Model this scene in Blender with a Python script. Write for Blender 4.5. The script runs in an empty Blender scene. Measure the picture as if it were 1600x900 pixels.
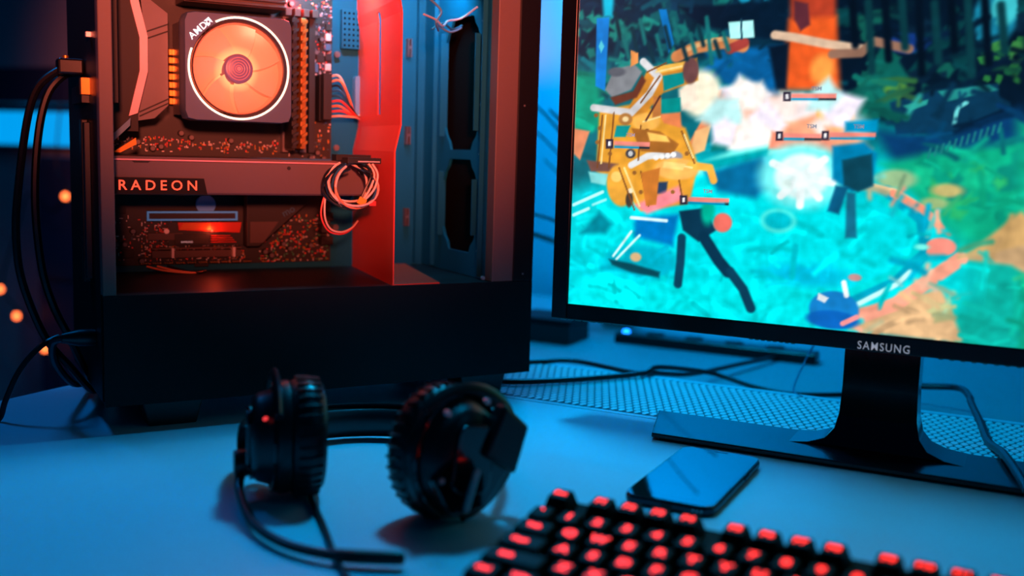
import bpy, math, random
import numpy as np
from mathutils import Matrix, Vector

# ---------------------------------------------------------------- camera, world, lights
sc = bpy.context.scene
COL = sc.collection
cam_data = bpy.data.cameras.new('camera')
cam = bpy.data.objects.new('camera', cam_data); COL.objects.link(cam)
cam_data.sensor_width = 36.0
cam_data.lens = 1649.3 * 36.0 / 1600.0
cam_data.clip_start = 0.02
_pitch, _roll = 0.1291, 0.0306
_f = Vector((0, math.cos(_pitch), -math.sin(_pitch))); _r = Vector((1, 0, 0)); _u = _r.cross(_f)
_r2 = math.cos(_roll) * _r + math.sin(_roll) * _u; _u2 = -math.sin(_roll) * _r + math.cos(_roll) * _u
cam.matrix_world = Matrix(((_r2.x, _u2.x, -_f.x, 0), (_r2.y, _u2.y, -_f.y, 0), (_r2.z, _u2.z, -_f.z, 0.2544), (0, 0, 0, 1)))
cam_data.dof.use_dof = True
cam_data.dof.focus_distance = 0.97
cam_data.dof.aperture_fstop = 2.9
sc.camera = cam

sc.view_settings.view_transform = 'Standard'
sc.view_settings.look = 'None'
sc.view_settings.gamma = 1.0
sc.view_settings.use_curve_mapping = False
sc.view_settings.exposure = 0.0

world = bpy.data.worlds.new('night_room'); sc.world = world
world.use_nodes = True
bg = world.node_tree.nodes['Background']
bg.inputs['Color'].default_value = (0.0, 0.16, 0.60, 1)
bg.inputs['Strength'].default_value = 0.035

def lamp(name, kind, loc, target, power, color, **kw):
    d = bpy.data.lights.new(name, kind); o = bpy.data.objects.new(name, d); COL.objects.link(o)
    o.location = loc
    o.rotation_euler = (Vector(target) - Vector(loc)).to_track_quat('-Z', 'Y').to_euler()
    d.energy = power; d.color = color
    for k, v in kw.items(): setattr(d, k, v)
    return o

# blue LED lamp hanging over the desk between case and monitor: throws the case's short shadow forward
lamp('blue_pendant_lamp', 'AREA', (-0.03, 1.085, 0.76), (-0.03, 1.0, 0.0), 5.6, (0.0, 0.48, 1.0), shape='DISK', size=0.10)
# soft blue room light from the right of the viewer
lamp('blue_room_lamp', 'AREA', (1.5, -0.2, 1.5), (-0.1, 1.0, 0.25), 0.9, (0.0, 0.42, 0.85), shape='DISK', size=0.5)
# red neon lamp to the left behind the viewer, level with the upper half of the case
lamp('red_neon_lamp', 'SPOT', (0.2, -0.7, 0.50), (-0.145, 0.9, 0.445), 400.0, (1.0, 0.16, 0.09), spot_size=math.radians(23), spot_blend=1.0, shadow_soft_size=0.06)
# blue lamp in the far left corner beyond the case
lamp('blue_corner_lamp', 'AREA', (-0.95, 1.45, 1.15), (-0.45, 0.9, 0.0), 4.5, (0.0, 0.30, 1.0), shape='DISK', size=0.2)
# blue wash on the wall behind the monitor
lamp('blue_wall_lamp', 'AREA', (0.171, 1.80, 0.70), (0.241, 2.066, 0.12), 9.0, (0.0, 0.36, 0.95), shape='DISK', size=0.25)

# ---------------------------------------------------------------- materials
def lin(c):
    return tuple((v / 255 / 12.92) if v / 255 <= 0.04045 else ((v / 255 + 0.055) / 1.055) ** 2.4 for v in c)
MATS = {}
def mat(name, rgb, rough=0.5, metal=0.0, emis=None, es=0.0, var=0.12, scale=60.0, bump=0.0, coat=0.0, trans=0.0, spec=0.5, alpha=1.0):
    m = bpy.data.materials.new(name); m.use_nodes = True
    nt = m.node_tree; b = nt.nodes['Principled BSDF']
    c = lin(rgb)
    tc = nt.nodes.new('ShaderNodeTexCoord'); nz = nt.nodes.new('ShaderNodeTexNoise'); nz.inputs['Scale'].default_value = scale
    nz.inputs['Detail'].default_value = 4
    nt.links.new(tc.outputs['Object'], nz.inputs['Vector'])
    mr = nt.nodes.new('ShaderNodeMapRange'); mr.inputs['To Min'].default_value = 1 - var; mr.inputs['To Max'].default_value = 1 + var
    nt.links.new(nz.outputs['Fac'], mr.inputs['Value'])
    mx = nt.nodes.new('ShaderNodeVectorMath'); mx.operation = 'SCALE'; mx.inputs[0].default_value = c
    nt.links.new(mr.outputs['Result'], mx.inputs['Scale']); nt.links.new(mx.outputs['Vector'], b.inputs['Base Color'])
    b.inputs['Roughness'].default_value = rough; b.inputs['Metallic'].default_value = metal
    b.inputs['Coat Weight'].default_value = coat; b.inputs['Transmission Weight'].default_value = trans
    b.inputs['Specular IOR Level'].default_value = spec; b.inputs['Alpha'].default_value = alpha
    if emis is not None:
        b.inputs['Emission Color'].default_value = (*lin(emis), 1); b.inputs['Emission Strength'].default_value = es
    if bump:
        bp = nt.nodes.new('ShaderNodeBump'); bp.inputs['Strength'].default_value = bump; bp.inputs['Distance'].default_value = 0.0006
        nt.links.new(nz.outputs['Fac'], bp.inputs['Height']); nt.links.new(bp.outputs['Normal'], b.inputs['Normal'])
    MATS[name] = m
    return m

mat('desk_blue_lit', (176, 214, 226), 0.38, var=0.03, scale=14)  # white desk with the blue lamplight mixed into its base colour
mat('desk_edge', (120, 120, 126), 0.5)
mat('mesh_paint', (52, 70, 84), 0.45)
mat('tray_white', (236, 236, 238), 0.45, var=0.03)
mat('table_grey', (150, 152, 158), 0.5, var=0.05, scale=8)
mat('wall_paint', (186, 192, 204), 0.85, var=0.06, scale=3, bump=0.15)
mat('dark_wall', (30, 36, 56), 0.9, var=0.1, scale=3)
mat('floor_mat', (40, 44, 60), 0.6, var=0.15, scale=6)
mat('cabinet_navy', (52, 62, 92), 0.6, var=0.06, scale=8)
mat('case_black', (11, 11, 14), 0.5, var=0.06, scale=300, bump=0.05, spec=0.2)
mat('case_inner', (16, 26, 34), 0.45, var=0.06, scale=200)
mat('post_red_lit', (98, 80, 74), 0.5, var=0.05, scale=400, bump=0.06)  # reddish room glow put into the brown base colour of the posts
mat('steel_teal_lit', (6, 84, 110), 0.5, var=0.08, scale=40, spec=0.15)  # teal light inside the case put into the base colour
mat('red_paint', (255, 66, 40), 0.45, var=0.02, scale=200)
mat('matte_black', (10, 10, 12), 0.6)
mat('black_hole', (2, 2, 3), 0.9, spec=0.1)
mat('black_gloss', (8, 9, 12), 0.12, coat=0.6)
mat('black_plastic', (15, 16, 20), 0.34, bump=0.04, scale=500)
mat('pcb', (9, 9, 11), 0.5, var=0.4, scale=220)
mat('gold', (214, 150, 60), 0.35, metal=0.7)
mat('memory_yellow_lit', (150, 104, 44), 0.4, metal=0.4)  # yellow light falling on the stick put into its colour
mat('wire_green', (60, 160, 110), 0.45)
mat('silver', (196, 190, 194), 0.35, metal=0.8)
mat('tin', (214, 205, 205), 0.4, metal=0.5)
mat('grey_steel', (96, 90, 94), 0.42, metal=0.35)
mat('silver_pink_lit', (214, 178, 184), 0.42, metal=0.15)  # red light caught by the silver put in as a pink tint
mat('gpu_shroud', (90, 76, 78), 0.45, var=0.05, scale=200)
mat('gpu_edge_highlight', (210, 160, 170), 0.35, metal=0.3)  # colour of the painted pink highlight on the card's edge
mat('heat_brown', (66, 48, 44), 0.5)
mat('cooler_body', (66, 84, 112), 0.42, var=0.04)
mat('fan_hub', (110, 104, 150), 0.4)
mat('fan_hub_ring', (196, 150, 166), 0.35)
mat('shelf_blue', (90, 130, 160), 0.5)
mat('cable_black', (9, 10, 14), 0.4)
mat('wire_pale', (236, 196, 176), 0.45)
mat('wire_orange', (240, 140, 90), 0.45)
mat('wire_red', (220, 60, 50), 0.45)
mat('wire_dark', (20, 22, 28), 0.4)
mat('wire_blue', (40, 90, 120), 0.4)
mat('tag_yellow', (250, 170, 40), 0.5)
mat('leather', (16, 17, 22), 0.36, bump=0.35, scale=260)
mat('keycap', (9, 9, 11), 0.55, spec=0.15)
mat('key_body', (8, 8, 10), 0.6, spec=0.1)
mat('key_glow', (60, 10, 8), 0.5, emis=(255, 38, 24), es=2.8, var=0)
mat('phone_black', (6, 7, 10), 0.16)
mat('phone_glass', (4, 5, 8), 0.03, coat=1.0)
mat('phone_metal', (60, 62, 70), 0.25, metal=0.9)
mat('white_letter', (225, 225, 230), 0.5, emis=(200, 200, 210), es=0.35, var=0)
mat('ring_glow', (255, 230, 200), 0.4, emis=(255, 224, 182), es=2.2, var=0)
mat('logo_glow', (220, 250, 255), 0.4, emis=(200, 250, 255), es=1.1, var=0)
mat('radeon_glow', (255, 80, 50), 0.4, emis=(255, 84, 56), es=1.25, var=0)
mat('red_led', (255, 30, 20), 0.4, emis=(255, 60, 46), es=14, var=0)
mat('m2_led', (255, 30, 20), 0.4, emis=(255, 40, 20), es=10, var=0)
mat('slot_blue_glow', (80, 160, 210), 0.35, metal=0.4, emis=(40, 130, 190), es=0.25)  # blue light on the steel shield put in as tint and weak emission
mat('battery_blue', (90, 170, 245), 0.35)
mat('dim_red', (255, 60, 60), 0.4, emis=(255, 60, 60), es=1.2, var=0)
mat('m2_led_lit', (196, 60, 36), 0.35, metal=0.4)  # reflection of the LED put into the heat plate's colour
mat('bulb_orange', (255, 150, 80), 0.4, emis=(255, 112, 54), es=5.0, var=0)
mat('panel_cyan', (40, 160, 230), 0.5, emis=(0, 160, 240), es=1.0, var=0)
mat('blue_indicator', (60, 140, 255), 0.4, emis=(20, 130, 255), es=5.0, var=0)
mat('leaf_green', (40, 90, 70), 0.45, var=0.25, scale=30)
mat('pot_clay', (120, 110, 110), 0.7)
mat('base_satin', (30, 34, 42), 0.22, coat=0.3)
mat('bezel', (9, 10, 12), 0.3, coat=0.2)
mat('vent_light', (110, 150, 140), 0.4)

# fan glow: hub lighting painted into the emission, brightest near the hub
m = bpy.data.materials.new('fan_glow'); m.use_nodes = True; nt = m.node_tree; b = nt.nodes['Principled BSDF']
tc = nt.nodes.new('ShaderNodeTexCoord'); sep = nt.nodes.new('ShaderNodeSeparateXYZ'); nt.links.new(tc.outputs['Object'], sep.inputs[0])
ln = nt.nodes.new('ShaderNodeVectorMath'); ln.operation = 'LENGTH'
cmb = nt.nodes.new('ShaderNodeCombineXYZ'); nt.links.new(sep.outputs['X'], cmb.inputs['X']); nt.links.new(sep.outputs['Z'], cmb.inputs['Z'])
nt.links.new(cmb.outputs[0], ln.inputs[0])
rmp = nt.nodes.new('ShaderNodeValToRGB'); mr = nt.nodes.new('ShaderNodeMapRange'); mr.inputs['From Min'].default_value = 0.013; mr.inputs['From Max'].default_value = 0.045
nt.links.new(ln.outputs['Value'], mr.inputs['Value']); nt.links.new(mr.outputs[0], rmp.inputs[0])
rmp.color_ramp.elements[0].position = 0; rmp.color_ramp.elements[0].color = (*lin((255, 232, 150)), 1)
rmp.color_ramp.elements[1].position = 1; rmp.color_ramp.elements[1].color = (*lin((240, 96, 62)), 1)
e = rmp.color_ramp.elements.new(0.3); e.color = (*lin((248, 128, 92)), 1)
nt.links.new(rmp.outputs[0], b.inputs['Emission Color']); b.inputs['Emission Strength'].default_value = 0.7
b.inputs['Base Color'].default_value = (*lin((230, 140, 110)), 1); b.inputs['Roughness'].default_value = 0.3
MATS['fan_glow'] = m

# ---------------------------------------------------------------- mesh helpers (millimetres in a local frame)
class MB:
    def __init__(s): s.v = []; s.f = []
    def add(s, vs, fs):
        n = len(s.v); s.v += [tuple(map(float, p)) for p in vs]; s.f += [tuple(n + i for i in q) for q in fs]; return s
    def box(s, x0, x1, y0, y1, z0, z1):
        return s.add([(x, y, z) for z in (z0, z1) for y in (y0, y1) for x in (x0, x1)],
                     [(0, 2, 3, 1), (4, 5, 7, 6), (0, 1, 5, 4), (2, 6, 7, 3), (0, 4, 6, 2), (1, 3, 7, 5)])
    def frustum(s, c, lo, hi, h, oy=0.0):          # rectangular, lo/hi = half sizes
        x, y, z = c
        vs = [(x + a * lo[0], y + b_ * lo[1], z) for a, b_ in ((-1, -1), (1, -1), (1, 1), (-1, 1))]
        vs += [(x + a * hi[0], y + oy + b_ * hi[1], z + h) for a, b_ in ((-1, -1), (1, -1), (1, 1), (-1, 1))]
        return s.add(vs, [(3, 2, 1, 0), (4, 5, 6, 7), (0, 1, 5, 4), (1, 2, 6, 5), (2, 3, 7, 6), (3, 0, 4, 7)])
    def prism(s, pts, axis, a0, a1):               # polygon extruded along axis 'x','y','z'
        def P(p, a):
            return {'x': (a, p[0], p[1]), 'y': (p[0], a, p[1]), 'z': (p[0], p[1], a)}[axis]
        n = len(pts)
        return s.add([P(p, a0) for p in pts] + [P(p, a1) for p in pts],
                     [tuple(range(n))[::-1], tuple(range(n, 2 * n))] + [(i, (i + 1) % n, n + (i + 1) % n, n + i) for i in range(n)])
    def lathe(s, prof, c=(0, 0, 0), axis=(0, 0, 1), n=24, cap=True, sx=1.0, sy=1.0, up=None):
        a = Vector(axis).normalized()
        e1 = Vector(up) - a * Vector(up).dot(a) if up else a.orthogonal(); e1.normalize(); e2 = a.cross(e1)
        c = Vector(c); vs = []
        for r, h in prof:
            for i in range(n):
                t = 2 * math.pi * i / n
                vs.append(c + a * h + e1 * (r * sx * math.cos(t)) + e2 * (r * sy * math.sin(t)))
        fs = []
        for k in range(len(prof) - 1):
            for i in range(n):
                j = (i + 1) % n; fs.append((k * n + i, k * n + j, (k + 1) * n + j, (k + 1) * n + i))
        if cap:
            fs.append(tuple(range(n))[::-1]); m_ = (len(prof) - 1) * n; fs.append(tuple(range(m_, m_ + n)))
        return s.add(vs, fs)
    def cyl(s, c, axis, r, h, n=14): return s.lathe([(r, 0), (r, h)], c, axis, n)
    def tube(s, path, r, n=8, closed=False, flat=None):
        P = [Vector(p) for p in path]; N = len(P); vs = []; prev = None
        for i, p in enumerate(P):
            t = (P[(i + 1) % N] - P[i - 1]) if closed else (P[min(i + 1, N - 1)] - P[max(i - 1, 0)])
            t.normalize()
            if flat is not None: e1 = Vector(flat) - t * Vector(flat).dot(t)
            elif prev is None: e1 = t.orthogonal()
            else: e1 = prev - t * prev.dot(t)
            e1.normalize(); prev = e1; e2 = t.cross(e1)
            rr = r[i] if isinstance(r, (list, tuple)) and not isinstance(r, tuple) else r
            ra, rb = rr if isinstance(rr, tuple) else (rr, rr)
            for k in range(n):
                a = 2 * math.pi * k / n
                vs.append(p + e1 * (ra * math.cos(a)) + e2 * (rb * math.sin(a)))
        fs = []
        for i in range(N if closed else N - 1):
            j = (i + 1) % N
            for k in range(n): fs.append((i * n + k, i * n + (k + 1) % n, j * n + (k + 1) % n, j * n + k))
        if not closed: fs += [tuple(range(n))[::-1], tuple(range((N - 1) * n, N * n))]
        return s.add(vs, fs)
    def xf(s, M):
        s.v = [tuple(M @ Vector(p)) for p in s.v]; return s

def smooth_path(pts, k=6):
    P = [Vector(p) for p in pts]; out = []
    for i in range(len(P) - 1):
        p0 = P[max(i - 1, 0)]; p1 = P[i]; p2 = P[i + 1]; p3 = P[min(i + 2, len(P) - 1)]
        for j in range(k):
            t = j / k
            out.append(0.5 * ((2 * p1) + (-p0 + p2) * t + (2 * p0 - 5 * p1 + 4 * p2 - p3) * t * t + (-p0 + 3 * p1 - 3 * p2 + p3) * t ** 3))
    out.append(P[-1]); return out

class Frame:
    def __init__(s, o, yaw): s.o = Vector(o); s.yaw = yaw; s.M = Matrix.Rotation(yaw, 3, 'Z')
    def w(s, p): return (s.o + s.M @ Vector(p)) * 0.001
FW = Frame((0, 0, 0), 0); FC = Frame((-345.9, 883.8, 0), 0.5082); FM = Frame((38.1, 995.1, 0), -0.4592); FD = Frame((0, 0, 0), -0.459); FK = Frame((30.7, 648.7, 0), -0.4982)

def meshdata(name, mb, off=(0, 0, 0), smooth=False):
    me = bpy.data.meshes.new(name)
    me.from_pydata([((x - off[0]) * .001, (y - off[1]) * .001, (z - off[2]) * .001) for x, y, z in mb.v], [], mb.f)
    me.validate(); me.update()
    import bmesh
    bm = bmesh.new(); bm.from_mesh(me); bmesh.ops.recalc_face_normals(bm, faces=bm.faces); bm.to_mesh(me); bm.free()
    if smooth:
        me.polygons.foreach_set('use_smooth', [True] * len(me.polygons))
        try: me.set_sharp_from_angle(angle=math.radians(40))
        except Exception: pass
    return me
def link(name, me, m, parent=None, bevel=0.0):
    o = bpy.data.objects.new(name, me); COL.objects.link(o)
    if m and not me.materials: me.materials.append(MATS[m])
    if parent: o.parent = parent
    if bevel:
        bv = o.modifiers.new('bevel', 'BEVEL'); bv.width = bevel * .001; bv.segments = 2; bv.limit_method = 'ANGLE'; bv.angle_limit = math.radians(40)
    return o
def tags(o, label, cat, group=None):
    o['label'] = label; o['category'] = cat
    if group: o['group'] = group
class Thing:
    def __init__(s, name, label, cat, frame, base, group=None):
        s.fr = frame; s.b = Vector(base)
        s.o = bpy.data.objects.new(name, None); COL.objects.link(s.o); s.o.empty_display_size = 0.02
        s.o.location = frame.w(base); s.o.rotation_euler = (0, 0, frame.yaw)
        tags(s.o, label, cat, group)
    def part(s, name, mb, m, parent=None, smooth=False, bevel=0.0, label=None, stuff=False):
        o = link(name, meshdata(name, mb, s.b, smooth), m, parent or s.o, bevel)
        if label: o['label'] = label
        if stuff: o['kind'] = 'stuff'
        return o
def solo(name, label, cat, mb, m, frame, base, group=None, smooth=False, bevel=0.0):
    o = link(name, meshdata(name, mb, base, smooth), m, None, bevel)
    o.location = frame.w(base); o.rotation_euler = (0, 0, frame.yaw); tags(o, label, cat, group); return o
def structure(name, mb, m, frame, base=(0, 0, 0)):
    o = link(name, meshdata(name, mb, base), m); o.location = frame.w(base); o.rotation_euler = (0, 0, frame.yaw); o['kind'] = 'structure'; return o

def text_mb(body, size, M, extrude=0.15, offset=0.0, spacing=1.0, sx=1.0, align='CENTER'):
    cu = bpy.data.curves.new('lettering', 'FONT'); cu.body = body; cu.size = size; cu.extrude = extrude; cu.offset = offset
    cu.space_character = spacing; cu.align_x = align; cu.align_y = 'CENTER'; cu.resolution_u = 3
    o = bpy.data.objects.new('lettering', cu); COL.objects.link(o)
    bpy.context.view_layer.update()
    me = bpy.data.meshes.new_from_object(o.evaluated_get(bpy.context.evaluated_depsgraph_get()))
    mb = MB(); mb.v = [tuple(M @ Vector((v.co.x * sx, v.co.y, v.co.z))) for v in me.vertices]; mb.f = [tuple(p.vertices) for p in me.polygons]
    bpy.data.objects.remove(o); bpy.data.meshes.remove(me); bpy.data.curves.remove(cu)
    return mb
def facing(s, d, z, rot=0.0):      # text plane facing -y of a frame
    return Matrix.Translation((s, d, z)) @ Matrix(((1, 0, 0, 0), (0, 0, -1, 0), (0, 1, 0, 0), (0, 0, 0, 1))) @ Matrix.Rotation(rot, 4, 'Z')
def rrect(cx, cy, hx, hy, r, n=5):
    out = []
    for qx, qy, a0 in ((1, 1, 0), (-1, 1, 90), (-1, -1, 180), (1, -1, 270)):
        for i in range(n + 1):
            a = math.radians(a0 + 90 * i / n); out.append((cx + qx * (hx - r) + r * math.cos(a), cy + qy * (hy - r) + r * math.sin(a)))
    return out

# ---------------------------------------------------------------- the setting
structure('floor', MB().box(-4200, 2600, -2200, 2200, -740, -720), 'floor_mat', FD, (0, 0, -720))
structure('wall_back', MB().box(-4200, 2600, 1960, 2060, -720, 2200), 'wall_paint', FD, (0, 1960, -720))
structure('wall_left', MB().box(-4300, -4200, -2200, 2060, -720, 2200), 'dark_wall', FD, (-4200, 0, -720))

# desk: white top, mesh strip along the rear, legs
desk = Thing('desk', 'white desk top under the computer, headset, phone and keyboard', 'desk', FD, (-100, 500, -720))
desk.part('desk_top', MB().box(-883, 900, 60, 962, -28, 0), 'desk_blue_lit', bevel=1.5)
desk.part('rear_rail', MB().box(-883, 900, 1146, 1156, -28, 0), 'desk_blue_lit', bevel=1)
desk.part('rear_lip', MB().box(-883, 900, 962, 970, -28, 0.4), 'desk_blue_lit', bevel=.5)
desk.part('cable_tray', MB().box(-883, 900, 970, 1146, -24, -8), 'tray_white')
desk.part('mesh_plate', MB().box(-883, 900, 970, 1146, -8, -1.2), 'mesh_paint')
net = MB(); r_i = 0; yy = 980.0
while yy < 1138:
    xx = -878.0 + (4.2 if r_i % 2 else 0)
    while xx < 895:
        net.prism([(xx - 3.4, yy), (xx - 1.2, yy - 6), (xx + 1.2, yy - 6), (xx + 3.4, yy), (xx + 1.2, yy + 6), (xx - 1.2, yy + 6)], 'z', -1.3, .2)
        xx += 8.4
    yy += 10.4; r_i += 1
desk.part('mesh_bumps', net, 'tray_white', stuff=True, label='perforated metal mesh strip along the desk rear')
for lx, ly in ((-850, 100), (860, 100), (-850, 1110), (860, 1110)):
    desk.part('leg', MB().box(lx - 25, lx + 25, ly - 25, ly + 25, -720, -28), 'desk_edge', bevel=2)

tbl = Thing('side_table', 'grey blue table standing behind the desk under loose cables', 'table', FD, (-100, 1400, -720))
tbl.part('table_top', MB().box(-1000, 900, 1165, 1900, -55, -30), 'table_grey', bevel=2)
for lx, ly in ((-960, 1210), (860, 1210), (-960, 1860), (860, 1860)):
    tbl.part('leg', MB().box(lx - 22, lx + 22, ly - 22, ly + 22, -720, -55), 'desk_edge', bevel=2)
# ---------------------------------------------------------------- computer case
case = Thing('computer_case', 'open black tower computer case with a bright red bar inside', 'computer case', FC, (210, 105, 0))
case.part('lower_side_panel', MB().box(0, 420, 0, 2, 25, 121.8), 'case_black', bevel=.6)
case.part('shroud_top', MB().box(1.5, 398, 2, 175, 118.5, 121.2), 'case_inner')
case.part('bottom_plate', MB().box(1.5, 418, 2, 208, 25, 27), 'case_black')
case.part('rear_post', MB().box(0, 11, 0.6, 14, 121.8, 446), 'post_red_lit', bevel=.6, label='post at the rear edge, red glow mixed into its brown')
case.part('front_pillar', MB().box(372.5, 396.5, 0.6, 16, 121.8, 446), 'post_red_lit', bevel=.6, label='pillar beside the front panel, red glow mixed into its brown')
case.part('front_panel', MB().box(396.5, 420, 0, 210, 121.8, 460).box(398, 420, 2, 210, 25, 121.8), 'case_black', bevel=.8)
case.part('top_panel', MB().box(0, 396.5, 0, 210, 446, 460), 'case_black', bevel=.8)
rp = case.part('rear_panel', MB().box(0, 1.5, 14, 210, 27, 446), 'case_black')
case.part('far_side_panel', MB().box(1.5, 396.5, 207, 209, 27, 446), 'case_black')
tray = case.part('motherboard_tray', MB().box(1.5, 376, 175, 177, 121.2, 446), 'steel_teal_lit')
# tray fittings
case.part('perforated_plate', MB().box(270.5, 297, 168, 174.9, 358.5, 400), 'steel_teal_lit', bevel=.5, parent=tray)
hl = MB()
for i in range(5):
    for j in range(7): hl.cyl((273.5 + i * 5, 167.6, 362 + j * 5.7), (0, 1, 0), 1.3, .5, 8)
case.part('vent_hole', hl, 'black_hole', parent=tray, stuff=True)
case.part('cable_grommet', MB().prism(rrect(290, 309, 4.5, 21, 3), 'y', 166, 174.8), 'shelf_blue', parent=tray)
for z in (365, 268, 176):
    case.part('cable_clip', MB().box(348, 349.2, 168, 174.9, z - 10, z + 10).box(351.5, 352.7, 168, 174.9, z - 10, z + 10).box(349, 352, 168, 169, z - 1, z + 2), 'grey_steel', parent=tray)
for z in (352, 252, 165):
    case.part('stand_off_screw', MB().cyl((266, 172, z), (0, -1, 0), 3.2, 2.5, 12).cyl((266, 169.5, z), (0, -1, 0), 1.6, 1, 8), 'grey_steel', parent=tray, smooth=True)
case.part('tray_ridge', MB().box(361, 363, 169, 175, 124, 440), 'steel_teal_lit', parent=tray)
case.part('tray_ridge', MB().box(336, 337.5, 171, 175, 124, 440), 'steel_teal_lit', parent=tray)
# front frame with two tall fan openings, seen from inside
ff = MB()
def slab(d0, d1, z0, z1, s0=372, s1=375): ff.box(s0, s1, d0, d1, z0, z1)
slab(16, 39, 122, 446); slab(120, 175, 122, 446); slab(39, 120, 392, 446); slab(39, 120, 244, 254); slab(39, 120, 122, 146)
frm = case.part('fan_frame', ff, 'steel_teal_lit')
for (za, zb) in ((254, 392), (146, 244)):
    for (dd, zz, sd, sz) in ((120, zb, -1, -1), (39, zb, 1, -1), (120, za, -1, 1), (39, za, 1, 1)):
        case.part('corner_gusset', MB().prism([(dd, zz), (dd + sd * 16, zz), (dd + sd * 12, zz + sz * 8), (dd + sd * 5, zz + sz * 14), (dd, zz + sz * 24)], 'x', 372, 375), 'steel_teal_lit', parent=frm)
    case.part('opening_flange', MB().box(366, 372, 37.5, 39, za + 20, zb - 20), 'steel_teal_lit', parent=frm)
    case.part('opening_flange', MB().box(366, 372, 120, 121.5, za + 14, zb - 14), 'steel_teal_lit', parent=frm)
case.part('frame_ridge', MB().box(367, 372, 140, 143, 124, 440), 'steel_teal_lit', parent=frm)
case.part('frame_ridge', MB().box(367, 372, 24, 26, 124, 440), 'steel_teal_lit', parent=frm)
for z in (150, 250, 300, 384):
    case.part('screw', MB().cyl((372, 32, z), (-1, 0, 0), 2, 1.2, 10), 'silver', parent=frm)
case.part('dark_filter', MB().box(388, 392, 17, 174, 123, 445), 'black_hole')
for s_, z in ((408, 129), (404, 300)):
    case.part('screw', MB().cyl((s_, 0.2, z), (0, -1, 0), .9, .5, 10), 'silver')
case.part('screw', MB().cyl((364, 6, 125.5), (0, -1, 0), 2.0, 3, 10), 'silver')
for s_ in (60, 374):
    for d_ in (36, 174):
        case.part('foot', MB().frustum((s_, d_, 0), (21, 18), (27, 20), 25), 'black_plastic', bevel=1.5)
# red bar: bent sheet running back from the side opening
zprof = [(121.4, 264.0), (250.5, 263.4), (275.5, 269.2), (381, 268.6), (393, 266.4), (444, 266.0)]
def bs(s0, d): return s0 + d * 0.130
def barstrip(d0, d1, prof, th=1.4):
    mb = MB(); n = len(prof); vs = []
    for (z, s0) in prof:
        for (d, o) in ((d0, 0), (d1, 0), (d1, th), (d0, th)): vs.append((bs(s0, d) + o, d, z))
    fs = [(0, 1, 2, 3), tuple((n - 1) * 4 + i for i in (3, 2, 1, 0))]
    for i in range(n - 1):
        for k in range(4): fs.append((i * 4 + k, i * 4 + (k + 1) % 4, i * 4 + 4 + (k + 1) % 4, i * 4 + 4 + k))
    return mb.add(vs, fs)
bar = barstrip(1, 172, zprof[:3])
b2 = barstrip(1, 172, [(275.5, 269.2), (287, 269.15)]); bar.add(b2.v, b2.f)
for d0, d1 in ((1, 76), (88, 172)):
    b2 = barstrip(d0, d1, [(287, 269.15), (381, 268.6), (389, 267.1)]); bar.add(b2.v, b2.f)
b2 = barstrip(1, 172, [(389, 267.1), (393, 266.4), (444, 266)]); bar.add(b2.v, b2.f)
rb = case.part('cable_bar', bar, 'red_paint', label='bright red steel cable bar')
case.part('bar_foot', MB().prism([(264, 1), (316, 5), (350, 172), (286, 172)], 'z', 121.3, 122.6), 'red_paint', parent=rb)
# rear sockets
case.part('socket_block', MB().box(-6, 0, 60, 130, 285, 300), 'black_plastic', parent=rp)
case.part('socket', MB().box(-7, 0, 54, 66, 292, 306), 'gold', parent=rp, label='orange audio socket')
case.part('socket', MB().box(-4, 0, 40, 48, 340, 344), 'silver', parent=rp)
case.part('slot_cover', MB().box(-5, 0, 58, 70, 130, 268), 'case_inner', parent=rp, bevel=.6)
case.part('slot_rim', MB().box(-6, 0, 70, 82, 126, 271), 'black_plastic', parent=rp, bevel=1)

# rear exhaust fan inside the case
fan = Thing('case_fan', 'dark exhaust fan inside the rear of the case', 'fan', FC, (14, 111, 286))
fr_ = MB()
fr_.box(4, 23, 52, 57, 286, 406).box(4, 23, 165, 170, 286, 406).box(4, 23, 57, 165, 286, 291).box(4, 23, 57, 165, 401, 406)
for (dd, zz, a, c) in ((57, 291, 1, 1), (165, 291, -1, 1), (57, 401, 1, -1), (165, 401, -1, -1)):
    fr_.prism([(dd, zz), (dd + a * 22, zz), (dd, zz + c * 22)], 'x', 4, 23)
fan.part('fan_frame', fr_, 'matte_black')
fan.part('hub', MB().cyl((8, 111, 346), (1, 0, 0), 20, 14, 24), 'matte_black', smooth=True)
for k in range(7):
    a = 2 * math.pi * k / 7; mb = MB(); vs = []
    for rr, tw, wd in ((19, .3, 10), (38, .3, 17), (53, .3, 22)):
        for sg in (-1, 1):
            aa = a + sg * wd / rr / 1.6
            vs += [(14 + sg * 5, 111 + rr * math.cos(aa), 346 + rr * math.sin(aa)), (15.5 + sg * 5, 111 + rr * math.cos(aa), 346 + rr * math.sin(aa))]
    fs = []
    for i in range(2):
        q = i * 4; fs += [(q, q + 2, q + 6, q + 4), (q + 1, q + 5, q + 7, q + 3), (q, q + 4, q + 5, q + 1), (q + 2, q + 3, q + 7, q + 6)]
    fs += [(0, 1, 3, 2), (8, 10, 11, 9)]
    fan.part('blade', mb.add(vs, fs), 'heat_brown')

# ---------------------------------------------------------------- motherboard
rng = random.Random(7)
mbd = Thing('motherboard', 'black motherboard crowded with small parts at the back of the case', 'motherboard', FC, (138, 172, 128))
pcb = mbd.part('circuit_board', MB().box(18, 260, 170.6, 172.2, 128, 425), 'pcb')
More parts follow.
